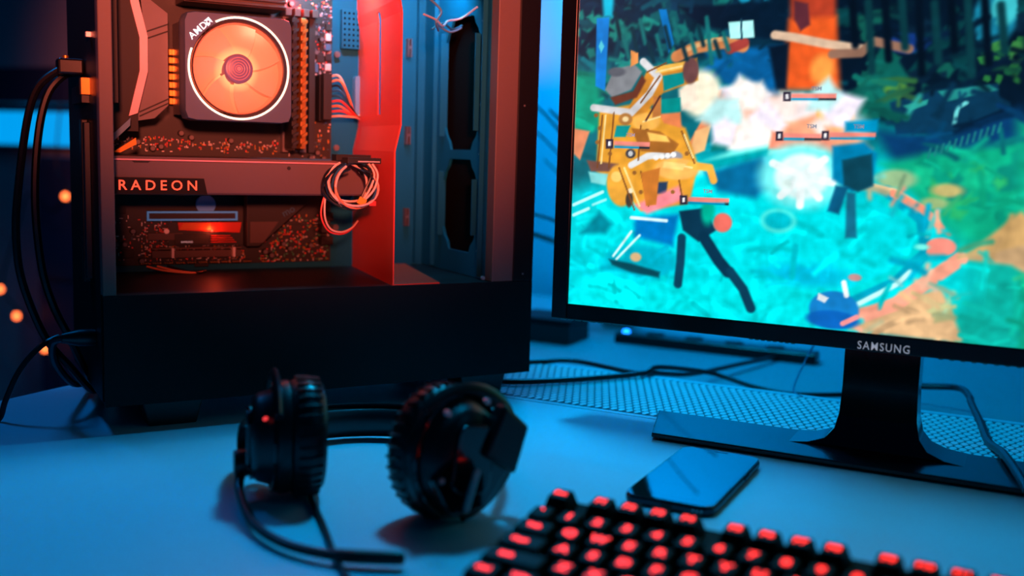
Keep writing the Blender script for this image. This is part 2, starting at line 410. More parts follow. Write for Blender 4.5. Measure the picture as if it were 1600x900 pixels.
# angular cover beside the rear sockets, with a pale chevron edge
cover = mbd.part('heat_sink', MB().prism([(54, 392), (79, 374), (79, 288), (66, 275), (50, 272), (58.5, 318), (58.5, 350)], 'y', 120, 168), 'grey_steel', label='dark angular heat sink with cut lines')
for (a, b2) in (((60, 356.5), (79, 364.5)), ((60, 350), (79, 358)), ((52, 277), (79, 290.5)), ((52, 281), (79, 294.5))):
    mbd.part('groove', MB().prism([a, b2, (b2[0], b2[1] - 1.5), (a[0], a[1] - 1.5)], 'y', 119.4, 121), 'matte_black', parent=cover)
mbd.part('lit_edge_strip', MB().prism([(43, 392), (50, 392), (51.4, 382), (58.8, 350.2), (58.6, 318), (49, 279), (41, 276), (51.4, 318.5), (51.6, 349), (44, 380)], 'y', 110, 113), 'silver_pink_lit', parent=cover, label='pale chevron edge, reddish light in its pink colour')
mbd.part('socket_cover', MB().box(24, 50, 114, 168, 262, 292).prism([(28, 292), (46, 292), (52, 318), (52, 350), (44, 392), (30, 392)], 'y', 114, 168), 'matte_black', parent=cover)
mbd.part('cover_strip', MB().prism([(22, 249), (40, 267), (40.5, 274), (22, 256)], 'y', 98, 101), 'shelf_blue', parent=cover)
mbd.part('cover_strip', MB().prism([(24, 242.5), (30, 242), (44.5, 250), (44, 256)], 'y', 92, 95), 'gold', parent=cover)
for k in range(7):
    mbd.part('choke', MB().box(87.5, 95, 160, 170.8, 290 + k * 8, 296.5 + k * 8), 'gold', bevel=.8)
for k in range(6):
    mbd.part('choke', MB().box(100 + k * 13, 109 + k * 13, 158, 170.8, 404, 413), 'gold', bevel=.8)
mbd.part('heat_sink', MB().box(96, 196, 128, 168, 388, 402).box(96, 196, 124, 128, 389, 391.5).box(96, 196, 124, 128, 394, 396.5).box(96, 196, 124, 128, 399, 401.5), 'heat_brown', bevel=.8, label='brown finned heat sink above the cooler')
# memory slots
for k, s_ in enumerate((203, 212.5, 222, 231.5)):
    sl = mbd.part('memory_slot', MB().box(s_, s_ + 6.5, 160, 170.8, 246, 386), 'matte_black' if k % 2 else 'grey_steel')
    mbd.part('latch', MB().box(s_, s_ + 6.5, 150, 170.8, 386, 394), 'heat_brown', parent=sl, bevel=.6)
# expansion slots
sl = mbd.part('expansion_slot', MB().box(66, 156, 163, 170.8, 174.5, 183.5), 'matte_black')
mbd.part('slot_shield', MB().box(65, 155.5, 160.5, 163, 173.8, 175.6).box(65, 155.5, 160.5, 163, 181.5, 183.3).box(65, 66.8, 160.5, 163, 175.6, 181.5).box(153.7, 155.5, 160.5, 163, 175.6, 181.5), 'slot_blue_glow', parent=sl, label='metal slot shield with blue light as a faint glow')
sl = mbd.part('expansion_slot', MB().box(70, 160, 163, 170.8, 136, 143).box(70, 160, 163, 170.8, 144.4, 146), 'heat_brown')
for s_ in (88, 150): mbd.part('latch', MB().box(s_, s_ + 2.4, 158, 163, 136, 146), 'tin', parent=sl)
sl = mbd.part('expansion_slot', MB().box(66, 100, 163, 170.8, 154, 161), 'heat_brown')
mbd.part('coin_battery', MB().cyl((124, 168, 190), (0, -1, 0), 10, 3.2, 28), 'battery_blue', smooth=True)
mbd.part('power_socket', MB().box(240.5, 250, 152, 170.8, 280, 328), 'matte_black')
ps = MB()
# chip set cover with slanting edge
ch = mbd.part('chipset_cover', MB().prism([(163, 147), (176, 147), (232, 196), (232, 205), (163, 205)], 'y', 152, 168), 'matte_black', bevel=.8)
mbd.part('cover_inlay', MB().prism([(166, 151), (180, 151), (196, 173), (166, 173)], 'y', 150.8, 152), 'heat_brown', parent=ch)
mbd.part('lettering', text_mb('mo', 11, facing(207, 151.8, 184, 0.5), .1), 'wire_blue', parent=ch)
# capacitors
for (s_, z) in [(36, 150), (44, 150), (52, 163), (34, 172), (60, 133), (72, 246), (80, 248), (58, 252), (100, 262), (110, 258), (150, 256), (206, 396), (214, 400), (240, 372), (247, 366), (241, 352), (236, 240), (243, 246), (250, 240), (240, 225), (186, 140), (193, 136), (206, 148), (213, 143), (236, 146)]:
    c_ = mbd.part('capacitor', MB().cyl((s_, 171, z), (0, -1, 0), 2.9, 7, 12), 'matte_black', smooth=True)
    mbd.part('capacitor_cap', MB().cyl((s_, 164, z), (0, -1, 0), 2.2, .4, 12), 'grey_steel', parent=c_)
for (s_, z, w, h) in [(178, 222, 14, 14), (206, 228, 10, 8), (240, 336, 9, 9), (246, 300, 6, 8), (244, 385, 10, 6), (222, 165, 12, 7), (238, 158, 8, 8), (40, 185, 12, 9), (48, 140, 10, 8), (120, 128.5, 14, 6), (246, 346, 8, 8)]:
    mbd.part('chip', MB().box(s_ - w / 2, s_ + w / 2, 168.5, 170.8, z - h / 2, z + h / 2), 'matte_black' if rng.random() < .6 else 'wire_blue', bevel=.3)
for k in range(10):
    s_ = 58 + k * 11.5
    hd = mbd.part('pin_header', MB().box(s_, s_ + 9, 166, 170.8, 129, 132.5), 'matte_black')
    pn = MB()
    for q in range(4): pn.box(s_ + 1 + q * 2.2, s_ + 1.8 + q * 2.2, 161, 166, 130.3, 131.1)
    mbd.part('pins', pn, 'gold', parent=hd)
for k in range(9):
    z = 292 + k * 10.5
    mbd.part('chip', MB().box(252, 258, 167, 170.8, z, z + 7), ('wire_blue', 'tin', 'matte_black')[k % 3], bevel=.3)
for z in (152, 165, 178):
    mbd.part('drive_socket', MB().box(246, 259, 158, 170.8, z - 5, z + 4), 'matte_black', bevel=.5)
zones = [((22, 200, 243, 256), 190, ('tin', 'gold', 'wire_red', 'tin')), ((238, 258, 280, 400), 300, ('wire_blue', 'tin', 'wire_blue', 'wire_red')), ((60, 165, 128.5, 147), 260, ('tin', 'wire_red', 'tin', 'gold')),
         ((180, 258, 128.5, 178), 340, ('wire_red', 'tin', 'wire_green', 'gold')), ((60, 92, 147, 172), 90, ('tin', 'wire_red', 'wire_red', 'tin')), ((196, 258, 398, 424), 90, ('wire_red', 'tin', 'wire_red', 'gold')), ((22, 60, 129, 178), 40, ('tin', 'wire_blue', 'wire_red', 'tin')), ((205, 258, 238, 280), 90, ('wire_blue', 'tin', 'gold', 'wire_blue'))]
piles = {}; g = random.Random(5)
for (s0, s1, z0, z1), cnt, keys in zones:
    for i in range(cnt):
        s_, z = round(g.uniform(s0, s1) / 1.6) * 1.6, round(g.uniform(z0, z1) / 1.5) * 1.5
        w, h = g.choice(((1.2, .7), (.7, 1.3), (2.2, .8), (.8, 2.2), (.9, .9), (3, .5), (.5, 3.2), (1.3, 1.3)))
        piles.setdefault(g.choice(keys), MB()).box(s_, s_ + w, 168.6 + g.random(), 170.8, z, z + h)
for key, q in piles.items(): mbd.part('solder_parts', q, key, stuff=True)
for (s_, z) in ((206, 397.5), (222, 396)):
    mbd.part('red_indicator', MB().cyl((s_, 166, z), (0, -1, 0), 1.5, 1.2, 12), 'red_led', label='glowing red indicator light')

lamp('board_red_light', 'POINT', FC.w((214, 150, 402)), FC.w((214, 170, 400)), 0.3, (1.0, 0.03, 0.02), shadow_soft_size=0.004)
strip = case.part('added_led_strip', MB().box(290, 366, 40, 48, 441, 446), 'panel_cyan', label='unseen cyan light strip added under the top panel')  # unseen strip, added to light the tray teal
lamp('added_strip_light', 'AREA', FC.w((322, 70, 438)), FC.w((310, 172, 330)), 0.6, (0.0, 0.52, 0.85), shape='RECTANGLE', size=0.08, size_y=0.02)  # lamp of the added strip, aimed at the tray
case.part('added_led_strip', MB().box(226, 264, 60, 68, 441, 446), 'panel_cyan', label='unseen cyan light strip added under the top panel')  # second unseen strip, added for the tray left of the red bar
lamp('added_strip_light', 'AREA', FC.w((246, 96, 438)), FC.w((262, 172, 340)), 0.42, (0.0, 0.55, 0.85), shape='RECTANGLE', size=0.04, size_y=0.02)
# memory modules
for i, (s_, mt, lab) in enumerate(((203.6, 'matte_black', 'black memory stick right beside the round fan cooler'), (213, 'memory_yellow_lit', 'memory stick with yellow light in its gold colour, farther from the round fan cooler'))):
    ram = Thing('memory_module', lab, 'memory stick', FC, (s_ + 3, 160, 248), 'memory sticks')
    ram.part('board', MB().box(s_ + 2, s_ + 3.4, 131, 160, 248, 384), 'pcb')
    ram.part('heat_spreader', MB().box(s_, s_ + 5.4, 130, 156, 250, 382), mt, bevel=.5)
    for k in range(15):
        z = 252 + k * 8.7
        ram.part('fin', MB().prism([(s_ - .2, z), (s_ + 5.6, z + 3.5), (s_ + 5.6, z + 6.5), (s_ - .2, z + 3.2)], 'y', 125, 130), mt)

# solid state drive on the board
ssd = Thing('solid_state_drive', 'slim drive stick low on the board, heat plate coloured by red LED glow', 'drive', FC, (126, 165, 148))
ssd.part('drive_board', MB().box(86, 162, 164.5, 166, 148, 172), 'pcb')
ssd.part('heat_plate', MB().prism([(95, 172), (160, 172), (158, 161), (96, 164)], 'y', 161.5, 164.5), 'm2_led_lit', bevel=.3)
for k in range(4): ssd.part('rib', MB().box(97 + k, 128, 161, 161.6, 165 + k * 1.7, 165.6 + k * 1.7), 'gold')
for k in range(4): ssd.part('rib', MB().box(128, 154 - k * 2, 161, 164.5, 151 + k * 2.2, 151.8 + k * 2.2), 'm2_led_lit')
ssd.part('chip', MB().box(92, 124, 162.5, 164.5, 149.5, 160), 'matte_black', bevel=.4)
ssd.part('lettering', text_mb('SAMSUNG', 2.6, facing(104, 162.3, 151.8), .06), 'white_letter')
ssd.part('indicator', MB().cyl((129, 161, 163.3), (0, -1, 0), .9, .8, 10), 'm2_led', label='glowing red light')
lamp('drive_light', 'POINT', FC.w((129, 154, 164)), FC.w((129, 164, 164)), 0.02, (1.0, 0.08, 0.03), shadow_soft_size=0.003)
ssd.part('mounting_screw', MB().cyl((84, 164, 163), (0, -1, 0), 2.6, 2, 14).cyl((84, 162, 163), (0, -1, 0), 1.4, .6, 10), 'tin')

# ---------------------------------------------------------------- processor cooler
CS, CZ = 137.0, 324.0
cool = Thing('cpu_cooler', 'square processor cooler with a glowing orange round fan', 'cooler', FC, (CS, 165, CZ - 50))
ring = []
outer = rrect(CS, CZ, 51, 50, 7, 6); NN = len(outer)
# shroud: rounded square with round bore
bore = MB(); NB = 64
def sq_at(a):
    c, s_ = math.cos(a), math.sin(a); hx, hy, r = 51, 50, 7
    t = min(hx / max(abs(c), 1e-6), hy / max(abs(s_), 1e-6)); x, y = c * t, s_ * t
    if abs(x) > hx - r and abs(y) > hy - r:
        cx, cy = math.copysign(hx - r, x), math.copysign(hy - r, y)
        bq = c * cx + s_ * cy; dd = bq * bq - (cx * cx + cy * cy - r * r); t = bq + math.sqrt(max(dd, 0)); x, y = c * t, s_ * t
    return x, y
vs = []
for i in range(NB):
    a = 2 * math.pi * i / NB; x, y = sq_at(a)
    for (px, pz, d) in ((x, y, 104), (x, y, 82), (x * .985, y * .985, 80), (46 * math.cos(a), 46 * math.sin(a), 80), (45 * math.cos(a), 45 * math.sin(a), 83), (44 * math.cos(a), 44 * math.sin(a), 104)):
        vs.append((CS + px, d, CZ + pz))
fs = []
for i in range(NB):
    j = (i + 1) % NB
    for k in range(6): fs.append((i * 6 + k, j * 6 + k, j * 6 + (k + 1) % 6, i * 6 + (k + 1) % 6))
sh = cool.part('shroud', bore.add(vs, fs), 'cooler_body', smooth=True)
# glowing ring, open at the upper left where the logo sits
rg = [(CS + 47.3 * math.cos(a), 79.6, CZ + 47.3 * math.sin(a)) for a in [math.radians(118 - 318 * i / 70) for i in range(71)]]
a0 = 118
cool.part('light_ring', MB().tube(rg, 0.95, 8), 'ring_glow', smooth=True, label='glowing white ring around the fan')
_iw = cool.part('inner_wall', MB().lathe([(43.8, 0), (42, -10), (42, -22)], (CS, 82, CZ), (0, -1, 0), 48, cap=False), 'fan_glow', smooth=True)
cool.part('inner_lip', MB().tube([(CS + 43.4 * math.cos(2 * math.pi * i / 48), 82.5, CZ + 43.4 * math.sin(2 * math.pi * i / 48)) for i in range(48)], .8, 6, closed=True), 'heat_brown', smooth=True)
def center_mesh(o, c):       # move an object's origin to c (millimetres in the thing's frame)
    off = (Vector(c) - cool.b) * .001
    o.data.transform(Matrix.Translation(-off)); o.location = off
center_mesh(_iw, (CS, 90, CZ))
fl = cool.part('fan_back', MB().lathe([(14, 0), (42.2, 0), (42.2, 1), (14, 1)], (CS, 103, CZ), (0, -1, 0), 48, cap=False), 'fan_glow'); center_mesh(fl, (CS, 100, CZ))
for k in range(7):
    a = 2 * math.pi * k / 7 + .35; vs = []
    for i in range(6):
        rr = 13 + 28.5 * i / 5
        for j in range(5):
            aa = a + (j / 4 - .5) * (.78 + .10 * i / 5) + .34 * (i / 5)
            dd = 86 + 9 * (j / 4) + .0
            vs += [(CS + rr * math.cos(aa), dd, CZ + rr * math.sin(aa)), (CS + rr * math.cos(aa), dd + 1.2, CZ + rr * math.sin(aa))]
    fs = []; I = lambda i, j, t: (i * 5 + j) * 2 + t
    for i in range(5):
        for j in range(4):
            fs += [(I(i, j, 0), I(i, j + 1, 0), I(i + 1, j + 1, 0), I(i + 1, j, 0)), (I(i, j, 1), I(i + 1, j, 1), I(i + 1, j + 1, 1), I(i, j + 1, 1))]
    for i in range(5): fs += [(I(i, 0, 0), I(i + 1, 0, 0), I(i + 1, 0, 1), I(i, 0, 1)), (I(i, 4, 0), I(i, 4, 1), I(i + 1, 4, 1), I(i + 1, 4, 0))]
    for j in range(4): fs += [(I(0, j, 0), I(0, j, 1), I(0, j + 1, 1), I(0, j + 1, 0)), (I(5, j, 0), I(5, j + 1, 0), I(5, j + 1, 1), I(5, j, 1))]
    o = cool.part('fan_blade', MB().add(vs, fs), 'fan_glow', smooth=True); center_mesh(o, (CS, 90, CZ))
hub = cool.part('fan_hub', MB().lathe([(14, 18), (14, 2), (13.2, 0.6), (12, 0), (0.01, 0)][::-1], (CS, 82, CZ), (0, 1, 0), 40), 'fan_hub', smooth=True)
for r_ in (10.5, 8, 5.5, 3.2):
    cool.part('hub_ring', MB().tube([(CS + r_ * math.cos(2 * math.pi * i / 32), 82, CZ + r_ * math.sin(2 * math.pi * i / 32)) for i in range(32)], .42, 6, closed=True), 'fan_hub_ring', parent=hub, smooth=True)
cool.part('hub_cap', MB().cyl((CS, 82.2, CZ), (0, -1, 0), 2, .8, 16), 'fan_hub_ring', parent=hub)
for k in range(24): cool.part('cooling_fin', MB().box(CS - 46 + k * 4, CS - 45.3 + k * 4, 106, 158, CZ - 44, CZ + 44), 'silver')
cool.part('base_block', MB().box(CS - 25, CS + 25, 158, 170.4, CZ - 25, CZ + 25), 'silver', bevel=1)
cool.part('lettering', text_mb('AMD', 8.8, facing(98.6, 79.6, 356.6, 0.75), .2, offset=.07, spacing=1.08, sx=1.02), 'logo_glow')
M_ = facing(107.9, 79.6, 365.3, 0.75)
arrow = MB().add([M_ @ Vector(p) for p in [(-3, 3, 0), (3, 3, 0), (3, -3, 0), (1, -1, 0), (1, 1, 0), (-1, 1, 0)]] + [M_ @ Vector((*p, .3)) for p in [(-3, 3), (3, 3), (3, -3), (1, -1), (1, 1), (-1, 1)]],
                 [(0, 1, 4, 5), (1, 2, 3, 4), (6, 11, 10, 7), (7, 10, 9, 8)] + [(i, i + 6, (i + 1) % 6 + 6, (i + 1) % 6) for i in range(6)])
lg = cool.part('logo_arrow', arrow, 'logo_glow')
cool.part('logo_arrow_corner', MB().add([M_ @ Vector(p) for p in [(-3, -3, 0), (-3, .4, 0), (-1.1, 1, 0), (-1.1, -1.1, 0), (1, -1.1, 0), (-.4, -3, 0)]] + [M_ @ Vector((p[0], p[1], .3)) for p in [(-3, -3), (-3, .4), (-1.1, 1), (-1.1, -1.1), (1, -1.1), (-.4, -3)]],
                 [(0, 1, 2, 3), (0, 3, 4, 5), (6, 9, 8, 7), (6, 11, 10, 9)] + [(i, i + 6, (i + 1) % 6 + 6, (i + 1) % 6) for i in range(6)]), 'logo_glow', parent=lg)
fl_ = lamp('cooler_fan_light', 'POINT', FC.w((CS, 96, CZ)), FC.w((CS, 0, CZ)), 0.35, (1.0, 0.36, 0.16), shadow_soft_size=0.004)

# ---------------------------------------------------------------- graphics card
gpu = Thing('graphics_card', 'long grey pink graphics card with glowing red nameplate letters', 'graphics card', FC, (140, 105, 205))
gpu.part('shroud', MB().prism([(50, 207), (52, 205.5), (150, 205.5), (150, 236), (50, 236)], 'x', 14, 262), 'gpu_shroud', bevel=.8)
gpu.part('back_plate', MB().box(14, 262, 49.2, 165, 237.2, 239.6), 'gpu_shroud', bevel=.4)
gpu.part('lit_edge_strip', MB().box(14, 262, 48.4, 50, 236, 237.4), 'gpu_edge_highlight')  # pale strip modelled in place of the highlight along the top edge
gpu.part('circuit_board', MB().box(14, 250, 51, 169.5, 236, 237.2), 'pcb')
npl = gpu.part('name_plate', MB().prism([(14.2, 221), (96, 220.6), (99, 206.2), (14.2, 206.2)], 'y', 48.8, 50.2), 'case_black', label='black nameplate')
gpu.part('lettering', text_mb('RADEON', 12.6, facing(55.6, 48.7, 213.6), .2, offset=.1, spacing=1.5, sx=1.03), 'radeon_glow', parent=npl, label='glowing orange red letters')
for s_, z in ((176, 231.5), (40, 236)):
    gpu.part('screw', MB().cyl((s_, 50, z), (0, -1, 0), 1.8, .8, 12), 'matte_black')
gpu.part('latch_notch', MB().prism([(32, 236.4), (50, 236.4), (47, 234), (35, 234)], 'y', 49.4, 50.4), 'matte_black')
gpu.part('power_socket', MB().box(222, 258, 46, 60, 239.6, 246), 'matte_black', bevel=.5)
gpu.part('bracket', MB().box(11.4, 13.4, 45, 170, 196, 246), 'silver')
for k in range(2):
    fx = 80 + k * 110
    gpu.part('cooling_fan', MB().cyl((fx, 100, 205.6), (0, 0, -1), 40, 1.5, 32), 'matte_black')

# ---------------------------------------------------------------- cables inside the case
pw = Thing('power_cable', 'fan of pale, red and blue wires beside the red bar, upper half', 'cable', FC, (262, 150, 284))
for k in range(9):
    z0 = 326 - k * 5.2; y0 = 149 - (k % 2) * 4
    pth = smooth_path([(250, y0, z0), (257, y0 - 10, z0 + 1), (266, y0 - 8, z0 - (z0 - 287) * .35), (278, 150 - (k % 3) * 3, 287 + (4 - k) * .5), (287.5, 158, 285 + (4 - k) * .5)])
    pw.part('wire', MB().tube(pth, 1.15, 6), ('wire_pale', 'wire_orange', 'wire_dark', 'wire_blue', 'wire_blue', 'wire_red', 'wire_orange', 'wire_red', 'wire_pale')[k], smooth=True)
pw.part('connector', MB().box(241, 250, 140, 152, 281, 329), 'matte_black', bevel=.5)

lp = Thing('cable_loop', 'coiled bundle of pale, orange and black wires before the red bar', 'cable', FC, (230, 20, 170))
g = random.Random(11)
cols = ['wire_pale', 'wire_orange', 'wire_pale', 'wire_dark', 'wire_dark', 'wire_blue', 'wire_dark', 'wire_pale', 'wire_dark', 'wire_blue', 'wire_dark', 'wire_orange'] + ['wire_dark', 'wire_dark', 'wire_blue', 'wire_dark', 'wire_dark', 'wire_pale', 'wire_dark', 'wire_dark']
for k in range(20):
    c0 = (229 + g.uniform(-3, 3), 217 + g.uniform(-2, 2)); rx = 23 + g.uniform(-5, 2.2); rz = 20.5 + g.uniform(-4, 1.5); ph = g.uniform(-.5, .5)
    pth = []
    for i in range(25):
        t = math.radians(110 + 300 * i / 24) + ph * .4
        dd = 20 + 9 * math.sin(t * 1.0 + k) + (k - 10) * .5
        pth.append((c0[0] + rx * math.cos(t), dd, c0[1] + rz * math.sin(t)))
    pth.append((225 + k * .7, 36, 240))
    lp.part('wire', MB().tube(pth, 1.15, 6), cols[k], smooth=True)
for k in range(2):
    pth = smooth_path([(228 + k, 34, 240), (212 - k, 36, 218), (203.5 + k * 2.5, 36 - k * 3, 191), (210 + k * 2, 36, 173.5 + k * 2), (224, 38, 169 + k * 2), (238, 46, 173 + k), (250, 60, 180)])
    lp.part('wire', MB().tube(pth, .95, 6), ('wire_red', 'wire_pale')[k], smooth=True)
for k in range(3):
    pth = smooth_path([(246 - k * 3, 12 + k * 2, 238), (250 - k * 3, 8 + k, 228), (246 - k * 4, 7 + k, 214), (237 - k * 2, 10, 203)])
    lp.part('wire', MB().tube(pth, 1.1, 6), ('wire_pale', 'wire_pale', 'wire_dark')[k], smooth=True)
lp.part('yellow_tag', MB().box(230, 238, 7, 9, 199, 206).xf(Matrix.Translation((234, 0, 202)) @ Matrix.Rotation(.5, 4, 'Y') @ Matrix.Translation((-234, 0, -202))), 'tag_yellow', bevel=.5)
lp.part('red_plug', MB().box(242, 249, 8, 12, 198, 203), 'wire_red', bevel=.6)
lp.part('plug_row', MB().box(222, 256, 14, 30, 238, 243.5), 'matte_black', bevel=.5)
lp.part('plug_pins', MB().box(232, 254, 13, 14, 239.4, 240.6), 'tin')

fw = Thing('fan_lead', 'thin teal wires tangled at the top right inside the case', 'cable', FC, (352, 60, 385))
for k, pts in enumerate([[(300, 20, 383), (318, 30, 380), (330, 40, 376), (345, 60, 384), (360, 60, 388), (368, 40, 398)], [(318, 40, 372), (335, 50, 380), (350, 60, 376), (366, 70, 382)], [(322, 40, 378), (342, 50, 372), (360, 60, 378), (366, 80, 380)], [(310, 30, 400), (326, 36, 390), (318, 30, 378), (330, 50, 372)]]):
    fw.part('wire', MB().tube(smooth_path(pts), 1.1, 6), ('tin', 'wire_blue', 'shelf_blue', 'shelf_blue')[k], smooth=True)
bw = Thing('front_panel_lead', 'short orange wires at the bottom edge of the board', 'cable', FC, (95, 150, 121.4))
for k in range(3):
    bw.part('wire', MB().tube(smooth_path([(64 + k * 10, 160, 128), (80 + k * 9, 148, 124.5), (104 + k * 3, 140, 122.6), (120, 150, 122.6)]), 1.0, 6), ('wire_orange', 'wire_orange', 'wire_dark')[k], smooth=True)
# ---------------------------------------------------------------- monitor (x along the lower edge, y away, z up; origin under its lower left corner)
MW, MH, MZ = 605.0, 354.0, 97.8
mon = Thing('monitor', 'large black monitor on a stand showing a bright cyan game scene', 'monitor', FM, (302, 40, 0))
mon.part('frame_left', MB().box(0, 15.5, 0, 14, MZ, MZ + MH), 'bezel', bevel=1)
mon.part('frame_right', MB().box(MW - 15.5, MW, 0, 14, MZ, MZ + MH), 'bezel', bevel=1)
mon.part('frame_top', MB().box(15.5, MW - 15.5, 0, 14, MZ + MH - 15, MZ + MH), 'bezel', bevel=1)
fb = mon.part('frame_bottom', MB().box(15.5, MW - 15.5, 0, 14, MZ, MZ + 14.5), 'bezel', bevel=1)
mon.part('back_shell', MB().prism([(12, MZ + 4), (12, MZ + MH - 4), (24, MZ + MH - 8), (46, MZ + 250), (46, MZ + 60), (24, MZ + 8)], 'x', 4, MW - 4), 'black_plastic', bevel=2)
mon.part('inner_lip', MB().box(15.2, 16.4, 0.8, 4, MZ + 14.5, MZ + MH - 15).box(16.4, MW - 16, 0.8, 4, MZ + 14, MZ + 15), 'black_gloss')
mon.part('lettering', text_mb('SAMSUNG', 9.6, facing(302, -0.1, MZ + 4.4), .15, offset=.03, spacing=1.2, sx=.84), 'white_letter', parent=fb)
for i in range(16):
    xx = 190 + i * 5.2 if i < 8 else 345 + (i - 8) * 8.2
    mon.part('vent_slot', MB().box(xx, xx + 3.2, .6, 2.6, MZ - .7, MZ + .2), 'vent_light', parent=fb)
for i in range(8):
    xx = 10 + i * 7.5
    mon.part('vent_slot', MB().box(xx, xx + 5, .6, 2.6, MZ - .6, MZ + .2), 'vent_light', parent=fb)
# stand
nk = MB(); prof = []
for z, hw, y0, y1 in ((130, 31, 30, 62), (60, 31, 31, 60), (36, 32, 30, 62), (22, 35, 28, 64), (13, 42, 25, 66), (8, 56, 22, 66), (6.2, 74, 20, 66)): prof.append((z, hw, y0, y1))
vs = []
for z, hw, y0, y1 in prof: vs += [(298 - hw, y0, z), (298 + hw, y0, z), (298 + hw, y1, z), (298 - hw, y1, z)]
fs = [(0, 1, 2, 3), tuple((len(prof) - 1) * 4 + i for i in (3, 2, 1, 0))]
for i in range(len(prof) - 1):
    for k in range(4): fs.append((i * 4 + k, i * 4 + (k + 1) % 4, i * 4 + 4 + (k + 1) % 4, i * 4 + 4 + k))
mon.part('stand_neck', nk.add(vs, fs), 'black_gloss', smooth=True)
mon.part('stand_base', MB().prism([(112, -20), (492, -20), (514, 66), (90, 66)], 'z', 2.2, 6.4), 'base_satin', bevel=1.2)
mon.part('base_foot', MB().prism([(118, -15), (486, -15), (506, 62), (96, 62)], 'z', 0, 2.2), 'matte_black')
# the picture on the panel: colours laid on a fine grid
SW, SH, ST = 574.0, 325.0, 1.0
nx, ny = int(SW / ST) + 1, int(SH / ST) + 1
X, Y = np.meshgrid(np.linspace(0, SW, nx), np.linspace(0, SH, ny))
img = np.zeros((ny, nx, 3)); img[:] = (0.02, 0.45, 0.5)
def sstep(sd, s):
    t = np.clip((s - sd) / (2 * s) , 0, 1); return t * t * (3 - 2 * t)
def blend(y0, y1, x0, x1, a, col):
    c = np.array(col) / 255.0; sub = img[y0:y1, x0:x1]; sub += (c - sub) * a[..., None]
def window(xs, ys, s):
    x0 = max(int((min(xs) - s) / ST), 0); x1 = min(int((max(xs) + s) / ST) + 2, nx); y0 = max(int((min(ys) - s) / ST), 0); y1 = min(int((max(ys) + s) / ST) + 2, ny)
    return (y0, y1, x0, x1) if x1 > x0 and y1 > y0 else None
def segdist(px, py, a, b):
    dx, dy = b[0] - a[0], b[1] - a[1]; L = dx * dx + dy * dy + 1e-9
    t = np.clip(((px - a[0]) * dx + (py - a[1]) * dy) / L, 0, 1); return np.hypot(px - a[0] - t * dx, py - a[1] - t * dy)
def paint_poly(col, s, pts):
    s = max(s * .45, .55); w = window([p[0] for p in pts], [p[1] for p in pts], s)
    if not w: return
    y0, y1, x0, x1 = w; px, py = X[y0:y1, x0:x1], Y[y0:y1, x0:x1]
    ins = np.zeros(px.shape, bool); dist = np.full(px.shape, 1e9); n = len(pts)
    for i in range(n):
        a, b = pts[i], pts[(i + 1) % n]; dist = np.minimum(dist, segdist(px, py, a, b))
        cr = ((a[1] > py) != (b[1] > py)) & (px < (b[0] - a[0]) * (py - a[1]) / ((b[1] - a[1]) or 1e-9) + a[0]); ins ^= cr
    blend(y0, y1, x0, x1, sstep(np.where(ins, -dist, dist), s), col)
def paint_line(col, s, wd, pts):
    s = max(s * .45, .55); r = wd * .3; w = window([p[0] for p in pts], [p[1] for p in pts], s + r)
    if not w: return
    y0, y1, x0, x1 = w; px, py = X[y0:y1, x0:x1], Y[y0:y1, x0:x1]; d = np.full(px.shape, 1e9)
    for a, b in zip(pts[:-1], pts[1:]): d = np.minimum(d, segdist(px, py, a, b))
    blend(y0, y1, x0, x1, sstep(d - r, s), col)
def paint_ell(col, s, c, rx, ry, rot):
    s = max(s * .45, .55); R = max(rx, ry); w = window([c[0] - R, c[0] + R], [c[1] - R, c[1] + R], s)
    if not w: return
    y0, y1, x0, x1 = w; px, py = X[y0:y1, x0:x1] - c[0], Y[y0:y1, x0:x1] - c[1]; a = math.radians(rot)
    u = px * math.cos(a) + py * math.sin(a); v = -px * math.sin(a) + py * math.cos(a)
    k = np.sqrt((u / rx) ** 2 + (v / ry) ** 2); blend(y0, y1, x0, x1, sstep((k - 1) * min(rx, ry), s), col)
def inside(x, y, pts):
    r = False; n = len(pts)
    for i in range(n):
        a, b = pts[i], pts[(i + 1) % n]
        if (a[1] > y) != (b[1] > y) and x < (b[0] - a[0]) * (y - a[1]) / ((b[1] - a[1]) or 1e-9) + a[0]: r = not r
    return r
